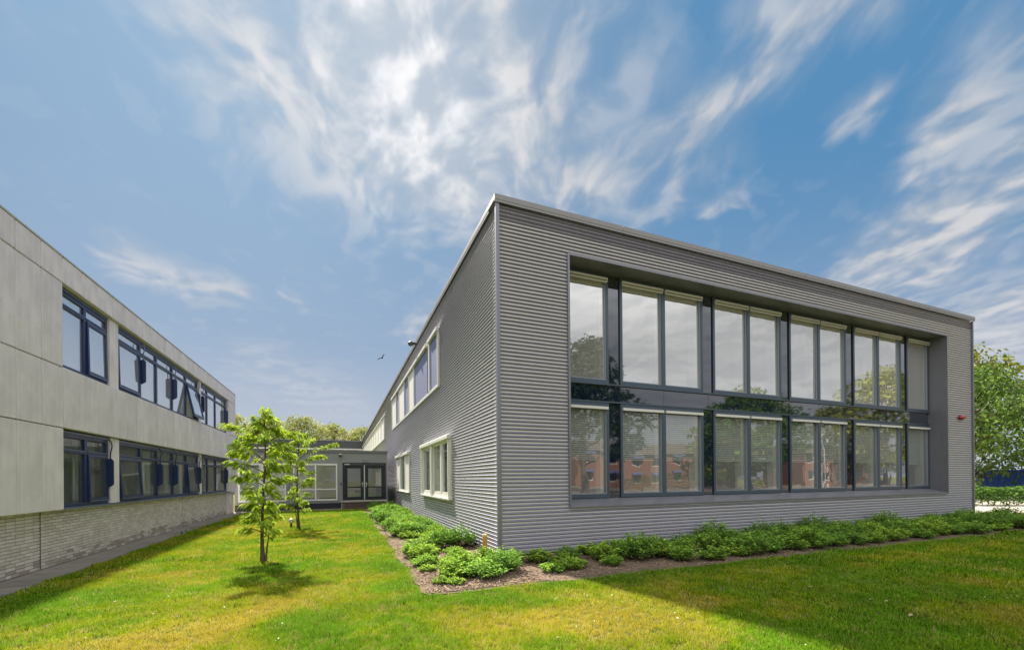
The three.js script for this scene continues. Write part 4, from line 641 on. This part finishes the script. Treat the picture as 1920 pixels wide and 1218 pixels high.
{
  const r = rng(61);
  const nth = (n) => ['first', 'second', 'third', 'fourth', 'fifth', 'sixth', 'seventh', 'eighth', 'ninth', 'tenth'][n - 1] ?? n + (n % 10 === 1 && n !== 11 ? 'st' : n % 10 === 2 && n !== 12 ? 'nd' : n % 10 === 3 && n !== 13 ? 'rd' : 'th');
  const frontN = [0, 0, 0], flankN = [0, 0, 0];
  for (let x = 1.7; x < 21.5; x += 0.60) for (let k = 0; k < 3; k++) { const z = 0.46 + k * 0.66 + (r() - 0.5) * 0.26; if (x < 2.6 && k === 2) continue; if (x > 18 && k === 0) continue; shrub(Math.floor(r() * 4), x + (r() - 0.5) * 0.3, z + (x > 12 ? 0.1 : 0), 0.76 + 0.42 * r(), r() * 6.28, `${nth(++frontN[k])} shrub from the corner in the ${['wall-side', 'middle', 'lawn-side'][k]} row below the glass front`, 'shrubs along the glass front'); }
  for (let z = -1.64; z > -15.5; z -= 0.56) for (let k = 0; k < 3; k++) { if (k === 2 && z > -4 && r() < 0.6) continue; const x = -0.45 - k * 0.44 + (r() - 0.5) * 0.24; shrub(Math.floor(r() * 4), x, z + (r() - 0.5) * 0.3, 0.74 + 0.34 * r(), r() * 6.28, `${nth(++flankN[k])} sunlit shrub from the corner in the ${['wall-side', 'middle', 'lawn-side'][k]} row along the flank`, 'shrubs along the flank'); }
  const C = [[3, -0.35, 1.15, 0.92, 'broad bright shrub right before the corner of the grey building'], [1, -0.78, 1.42, 0.9, 'sunlit shrub left of the broad one before the corner'], [0, -1.25, 1.25, 0.72, 'low sunlit shrub at the left tip of the bed'], [2, -1.12, 0.62, 0.8, 'small shrub on the left edge of the bed near its tip'], [2, -1.40, -0.35, 0.95, 'dark round shrub alone on the left edge of the bed'], [4, -0.78, -0.1, 0.9, 'tiny shrub alone on bare soil left of the marker post'], [4, -0.45, 0.35, 1.1, 'tiny shrub at the foot of the marker post'], [0, 0.05, 0.62, 0.78, 'shrub touching the corner trim of the grey building'], [2, 0.50, 0.75, 0.85, 'bright small shrub just right of the building corner'], [3, 1.05, 0.78, 0.66, 'upright thin shrub half in the shade right of the corner'], [4, 0.85, 1.05, 0.9, 'sparse small shrub on bare soil right of the corner'], [0, 1.55, 1.55, 0.62, 'small shaded shrub at the start of the front row'], [2, -1.2, -1.1, 0.8, 'small shrub beside the end of the flank row'], [4, -0.95, 0.95, 1.2, 'small shrub between the bed tip and the marker post'], [4, -0.72, -0.85, 0.8, 'wispy small shrub on the dry soil by the flank']];
  const loose = []; for (let i = 0; i < 22; i++) { const u = r(); loose.push([u < 0.6 ? -1.62 + r() * 1.5 : -0.2 + r() * 1.8, u < 0.6 ? -1.2 + r() * 3.0 : 0.35 + r() * 1.35, [2, 4, 4, 0][Math.floor(r() * 4)], 0.45 + 0.4 * r(), r() * 6.28]); }
  loose.sort((a, b) => a[0] - b[0]).forEach(([x, z, k, s, t], i) => shrub(k, x, z, s, t, `${nth(i + 1)} from the left of the small ragged shrubs round the building corner`, 'loose shrubs round the corner'));
  for (const [k, x, z, s, lb] of C) shrub(k, x, z, s, r() * 6.28, lb, 'single shrubs at the corner');
}

// larger trees: tapered trunk, limbs and a crown of clumps built from many small leaves
function bigTree(name, label, pos, H, R, seed, n, size, tone, opt = {}) {
  const r = rng(seed), t = thing(name, label, 'tree', pos, opt.group), base = opt.base ?? 0.3, trunkH = H * 0.75;
  const pts = [], rad = []; for (let k = 0; k <= 8; k++) { const s = k / 8; pts.push(V(0.25 * Math.sin(s * 3 + seed), s * trunkH, 0.2 * Math.cos(s * 2.5 + seed) - 0.2)); rad.push(mix(H * 0.022, H * 0.005, s) * (k ? 1 : 1.3)); }
  part(t, 'trunk', tube(pts, rad, 9), bark);
  const clumps = []; const nc = opt.clumps ?? 46;
  for (let k = 0; k < nc; k++) {
    const s = base + (1 - base) * Math.pow((k + r()) / nc, 0.9), a = k * 2.4 + r(), w = (opt.cone ? (1.02 - s) / (1 - base) : Math.pow(Math.sin(Math.PI * Math.min(0.97, 0.10 + 0.90 * (s - base) / (1 - base))), 0.7)) * R * (0.35 + 0.72 * Math.sqrt(r()));
    const c = V(Math.cos(a) * w, s * H * 0.96, Math.sin(a) * w); clumps.push([c, R * (opt.cone ? 0.20 : 0.21) * (0.6 + 0.8 * r()), r()]);
    if (k % 3 === 0) { const y = Math.max(trunkH * 0.22, Math.min(c.y - w * 0.5, trunkH * 0.95)); part(t, 'limb', tube([V(0, y, 0), V(c.x * 0.5, mix(y, c.y, 0.6), c.z * 0.5), c], [H * 0.007, H * 0.005, H * 0.002], 5), bark); }
  }
  const L = new Leaves();
  for (let i = 0; i < n; i++) {
    const [c, cr, u] = clumps[Math.floor(r() * clumps.length)], b = ball(r), p = c.clone().add(V(b.x * cr * 1.25, b.y * cr * (opt.cone ? 0.45 : 0.75) - (opt.cone ? 0.25 * (b.x * b.x + b.z * b.z) * cr : 0), b.z * cr * 1.25)), d = ball(r).add(V(b.x * 0.6, -0.15, b.z * 0.6)).normalize(), y = clamp(0.55 * u + 0.45 * r()), v = 0.7 + 0.6 * r(), s = size * (0.7 + 0.7 * r());
    L.add(p, d, frameOf(d, r() * 3.1), s, s * 0.55, 0.12, [mix(tone[0], tone[3], y) * v, mix(tone[1], tone[4], y) * v, mix(tone[2], tone[5], y) * v]);
  }
  leafPart(t, 'crown', L, opt.mat ?? treeLeaf);
  return t;
}
const treeLeaf = leafMat(1, 1, 1, 0.38);
const fresh2 = [0.06, 0.13, 0.025, 0.20, 0.29, 0.06], pale = [0.24, 0.28, 0.07, 0.50, 0.49, 0.20], deep = [0.045, 0.10, 0.02, 0.14, 0.21, 0.04], warm = [0.10, 0.17, 0.03, 0.36, 0.33, 0.06], pine = [0.018, 0.035, 0.014, 0.05, 0.075, 0.022];
[[-22, -86, 14.4, 5.6], [-15.5, -88, 13.8, 5.4], [-9.5, -84, 14.0, 5.6], [-4, -88, 13.3, 5.2], [1.5, -86, 12.6, 5.0], [7, -90, 13.4, 5], [-28, -80, 14, 5]].forEach(([x, z, h, R], i) => bigTree('background_tree', ['pale sunlit tree behind the rear wing, second from the left', 'pale sunlit tree behind the rear wing, above the near young tree', 'tallest yellowish tree behind the rear wing, mid row', 'pale tree behind the rear wing, right of the tallest', 'yellow-green tree behind the rear wing beside the metal roof edge', 'pale tree behind the roof of the grey building', 'pale tree behind the roof of the concrete building'][i], [x, 0, z], h, R, 100 + i, 5200, 0.42, pale, { group: 'trees behind the rear wing', base: 0.25, clumps: 60 }));
bigTree('street_tree', 'broad dark green tree at the right edge behind the driveway', [34.5, 0, -6.4], 8.3, 4.2, 201, 9500, 0.21, fresh2, { base: 0.16, clumps: 80, group: 'trees by the driveway' });
bigTree('street_tree', 'taller tree with yellow-green top behind the driveway at the right', [41, 0, -10.5], 11.6, 4.8, 202, 10000, 0.27, warm, { base: 0.3, clumps: 70, group: 'trees by the driveway' });
bigTree('street_tree', 'slender tree close to the far building corner with loose upper twigs', [33.2, 0, -9.6], 9.2, 2.5, 203, 7000, 0.22, warm, { base: 0.22, clumps: 46, group: 'trees by the driveway' });
bigTree('street_tree', 'dense tree farther right beyond the driveway', [36, 0, -1.0], 8.6, 4.0, 204, 5500, 0.24, fresh2, { base: 0.15, clumps: 60, group: 'trees by the driveway' });
// trees across the street, mirrored in the glass front
bigTree('conifer', 'dark spreading conifer mirrored in the windows next to the corner', [19.5, 0, 27], 15.5, 6.5, 211, 9000, 0.45, pine, { base: 0.28, cone: true, clumps: 80, group: 'trees across the street' });
bigTree('plane_tree', 'wide leafy tree mirrored in the third window bay', [45.5, 0, 30], 12.6, 6.0, 212, 8000, 0.5, deep, { base: 0.2, clumps: 60, group: 'trees across the street' });
bigTree('plane_tree', 'tall tree mirrored in the fifth window bay', [80, 0, 33], 18.5, 8.5, 213, 8000, 0.65, warm, { base: 0.18, clumps: 60, group: 'trees across the street' });
bigTree('plane_tree', 'rounded tree mirrored beside the street lamp', [56, 0, 44], 11, 6, 214, 5000, 0.6, warm, { base: 0.2, clumps: 50, group: 'trees across the street' });
// hedges
function hedge(label, x0, z0, x1, z1, h, w, seed, n, tone) {
  const r = rng(seed), len = Math.hypot(x1 - x0, z1 - z0), t = thing('hedge', label, 'hedge', [(x0 + x1) / 2, 0, (z0 + z1) / 2]), L = new Leaves(), tw = []; t.rotation.y = -Math.atan2(z1 - z0, x1 - x0);
  for (let i = 0; i < n; i++) { const x = (r() - 0.5) * len, bump = 0.8 + 0.35 * vn(x * 0.9 + seed, 4), q = r(), b = ball(r), p = V(x, h * bump * Math.sqrt(q), (b.z) * w * 0.5 * (1.1 - 0.4 * q)), d = ball(r).add(V(0, 0.35, b.z * 0.6)).normalize(), v = 0.7 + 0.6 * r(), y = r(), s = 0.10 + 0.08 * r(); L.add(p, d, frameOf(d, r() * 3), s, s * 0.5, 0.15, [mix(tone[0], tone[3], y) * v, mix(tone[1], tone[4], y) * v, mix(tone[2], tone[5], y) * v]); }
  for (let x = -len / 2 + 0.2; x < len / 2; x += 0.5) tw.push(tube([V(x, 0, 0), V(x + 0.1 * r(), h * 0.7, 0.1 * r())], [0.02, 0.008], 4));
  part(t, 'stems', tw, twigMat); leafPart(t, 'foliage', L, treeLeaf);
}
const fresh = [0.07, 0.16, 0.025, 0.17, 0.28, 0.05];
hedge('low green hedge behind the driveway at the right edge', 24.6, -4.6, 33, 0.9, 1.0, 1.5, 301, 9000, fresh);
hedge('clipped hedge across the street mirrored in the second window bay', 24, 29.5, 50, 30, 1.9, 1.4, 302, 6000, deep);

// ---------------------------------------------------------------- small things
{ // marker post at the corner
  const t = thing('marker_post', 'short orange plastic marker post beside the building corner', 'post', [-0.30, 0, 0.02]); const orange = std(0.62, 0.30, 0.045, { roughness: 0.6, map: rep(concreteTex, 0.35), bumpMap: rep(noiseTex, 0.12), bumpScale: 0.006 });
  part(t, 'shaft', [new THREE.CylinderGeometry(0.045, 0.047, 0.44, 18).translate(0, 0.22, 0)], orange); part(t, 'cap', [new THREE.CylinderGeometry(0.040, 0.049, 0.035, 18).translate(0, 0.4575, 0)], std(0.72, 0.52, 0.28, { roughness: 0.6 }));
  for (const [y, a] of [[0.33, 0.5], [0.28, 0.6], [0.23, 0.45]]) part(t, 'slot', [new THREE.BoxGeometry(0.022, 0.014, 0.006).translate(0, y, 0.0455).rotateY(-a)], std(0.25, 0.11, 0.02));
}
{ // globe lamp by the far young tree
  const t = thing('garden_lamp', 'small pale globe lamp on a short post beside the farther young tree', 'lamp', [-4.36, 0, -7.75]); part(t, 'post', [cyl(0.035, 0.03, 0.14, 0, 0, 0, 12)], darkMetal); part(t, 'globe', [new THREE.SphereGeometry(0.085, 20, 14).translate(0, 0.21, 0)], std(0.66, 0.62, 0.58, { roughness: 0.35 }));
}
{ // bird in the air
  const D = V(0.09267, 0.28563, -1.0408).normalize(), p = camera.position.clone().addScaledVector(D, 38), t = thing('flying_bird', 'dark bird gliding in the open sky between both buildings', 'bird', [p.x, p.y, p.z]);
  const body = new THREE.SphereGeometry(1, 14, 10); body.scale(0.06, 0.055, 0.19); const head = new THREE.SphereGeometry(0.042, 10, 8).translate(0, 0.02, -0.20);
  const beak = new THREE.ConeGeometry(0.014, 0.05, 6).rotateX(-Math.PI / 2).translate(0, 0.015, -0.26); const tail = new THREE.BoxGeometry(0.07, 0.010, 0.14, 2, 1, 2).translate(0, 0, 0.22);
  function wing(s) { const sh = new THREE.Shape(); sh.moveTo(0, 0.07); sh.quadraticCurveTo(0.16, 0.15, 0.30, 0.06); sh.quadraticCurveTo(0.40, 0.0, 0.47, -0.10); sh.quadraticCurveTo(0.32, -0.05, 0.20, -0.06); sh.quadraticCurveTo(0.10, -0.06, 0, -0.08); const g = new THREE.ExtrudeGeometry(sh, { depth: 0.012, bevelEnabled: true, bevelSize: 0.004, bevelThickness: 0.004, bevelSegments: 1, curveSegments: 6 }); g.rotateX(-Math.PI / 2); const q = g.attributes.position; for (let i = 0; i < q.count; i++) { const x = q.getX(i); q.setY(i, q.getY(i) + (x < 0.24 ? x * 0.55 : 0.132 - (x - 0.24) * 0.10)); if (s < 0) q.setX(i, -x); } if (s < 0) { const a = g.toNonIndexed ? g : g; const ix = a.attributes.position; for (let i = 0; i < ix.count; i += 3) { for (const k of ['getX']) { const tmp = [ix.getX(i), ix.getY(i), ix.getZ(i)]; ix.setXYZ(i, ix.getX(i + 1), ix.getY(i + 1), ix.getZ(i + 1)); ix.setXYZ(i + 1, ...tmp); } } } g.computeVertexNormals(); return g; }
  part(t, 'body', [body, head, beak, tail, wing(1), wing(-1)], std(0.025, 0.028, 0.035, { roughness: 0.8 })); t.rotation.set(0.15, -0.5, 0.55, 'YXZ'); t.scale.setScalar(0.85);
}
{ // blue container by the driveway
  const t = thing('blue_container', 'bright blue metal container half hidden under the tree at the right', 'container', [36.2, 0, -5.6]), blue = std(0.02, 0.085, 0.42, { roughness: 0.5, map: rep(claddingTex, 1.2) });
  const ribs = []; for (let k = 0; k < 9; k++) ribs.push(bx(-1.15 + k * 0.27, -1.05 + k * 0.27, 0.24, 1.86, 0.601, 0.64)); part(t, 'shell', [cboxAt(-1.25, 1.25, 0.15, 1.95, -0.6, 0.6, 0.03)], blue); part(t, 'side_rib', ribs, blue); part(t, 'lid', [cboxAt(-1.28, 1.28, 1.952, 2.05, -0.63, 0.65, 0.02)], blue); for (const sx of [-1, 1]) part(t, 'foot', [bx(sx * 1.0 - 0.1, sx * 1.0 + 0.1, 0, 0.149, -0.5, 0.5)], darkMetal); t.rotation.y = -1.05; t.scale.set(0.85, 0.88, 1);
}
{ // street lamp across the street
  const t = thing('street_lamp', 'tall curved street lamp mirrored in the fourth window bay', 'lamp', [61.2, 0, 30]), galv = std(0.60, 0.61, 0.62, { metalness: 0.3, roughness: 0.45 });
  part(t, 'base', [cyl(0.16, 0.14, 1.1, 0, 0, 0)], galv); part(t, 'mast', tube([V(0, 1.1, 0), V(0, 5, 0), V(0, 8.0, 0), V(-0.35, 8.75, 0), V(-1.2, 9.0, 0), V(-2.2, 8.95, 0)], [0.10, 0.085, 0.07, 0.065, 0.06, 0.05], 10), galv); part(t, 'lantern', [cboxAt(-3.1, -2.2, 8.82, 9.0, -0.16, 0.16, 0.03)], galv);
}
function brickHouse(label, x0, x1, z, h, doors, awn) {
  const t = thing('brick_house', label, 'house', [(x0 + x1) / 2, 0, z], 'brick houses across the street'), w = (x1 - x0) / 2, red = std(0.25, 0.11, 0.075, { roughness: 0.9, map: rep(concreteTex, 1.4) }), holes = [], n = Math.max(2, Math.round(w / 2));
  for (let k = 0; k < n; k++) for (const y of [0.9, 3.6]) { const c = -w + (k + 0.5) * 2 * w / n; holes.push([c - 0.85, c + 0.85, y, y + 1.45]); }
  part(t, 'wall', rectsMinus(-w, w, 0, h, holes).map((q) => bx(q[0], q[1], q[2], q[3], 0, 0.3)), red);
  for (const [a, b, c, d] of holes) { const win = sub(t, 'window'); part(win, 'frame', [bx(a, b, c, c + 0.08, 0.08, 0.18), bx(a, b, d - 0.08, d, 0.08, 0.18), bx(a, a + 0.08, c + 0.081, d - 0.081, 0.08, 0.18), bx(b - 0.08, b, c + 0.081, d - 0.081, 0.08, 0.18)], white); const g = new THREE.PlaneGeometry(b - a - 0.16, d - c - 0.16); g.rotateY(Math.PI); g.translate((a + b) / 2, (c + d) / 2, 0.14); part(win, 'pane', g, phy(0.02, 0.025, 0.03, { roughness: 0.05 })); if (awn) { const s = new THREE.BoxGeometry(b - a + 0.3, 0.03, 0.9).rotateX(-0.5).translate((a + b) / 2, d + 0.05, -0.42); part(win, 'awning', s, std(0.08, 0.09, 0.22, { roughness: 0.8 })); } }
  const s = new THREE.Shape(); s.moveTo(-0.5, h - 0.1); s.lineTo(4.2, h + 2.0); s.lineTo(8.6, h - 0.1); s.closePath(); const g = new THREE.ExtrudeGeometry(s, { depth: 2 * w + 0.4, bevelEnabled: false }); g.rotateY(-Math.PI / 2); g.translate(w + 0.2, 0, 0); part(t, 'roof', metreUV(g), std(0.12, 0.09, 0.08, { roughness: 0.9, map: rep(concreteTex, 1.1) }));
  part(t, 'side_wall', [bx(-w, -w + 0.3, 0, h, 0.301, 8.1), bx(w - 0.3, w, 0, h, 0.301, 8.1), bx(-w + 0.301, w - 0.301, 0, h, 7.8, 8.1)], red);
}
brickHouse('red brick house with blue awnings mirrored in the second window bay', 30, 62, 46, 5.4, 2, true);
brickHouse('plain red brick house mirrored in the fifth window bay', 66, 84, 36, 5.2, 1, false);

renderer.render(scene, camera);
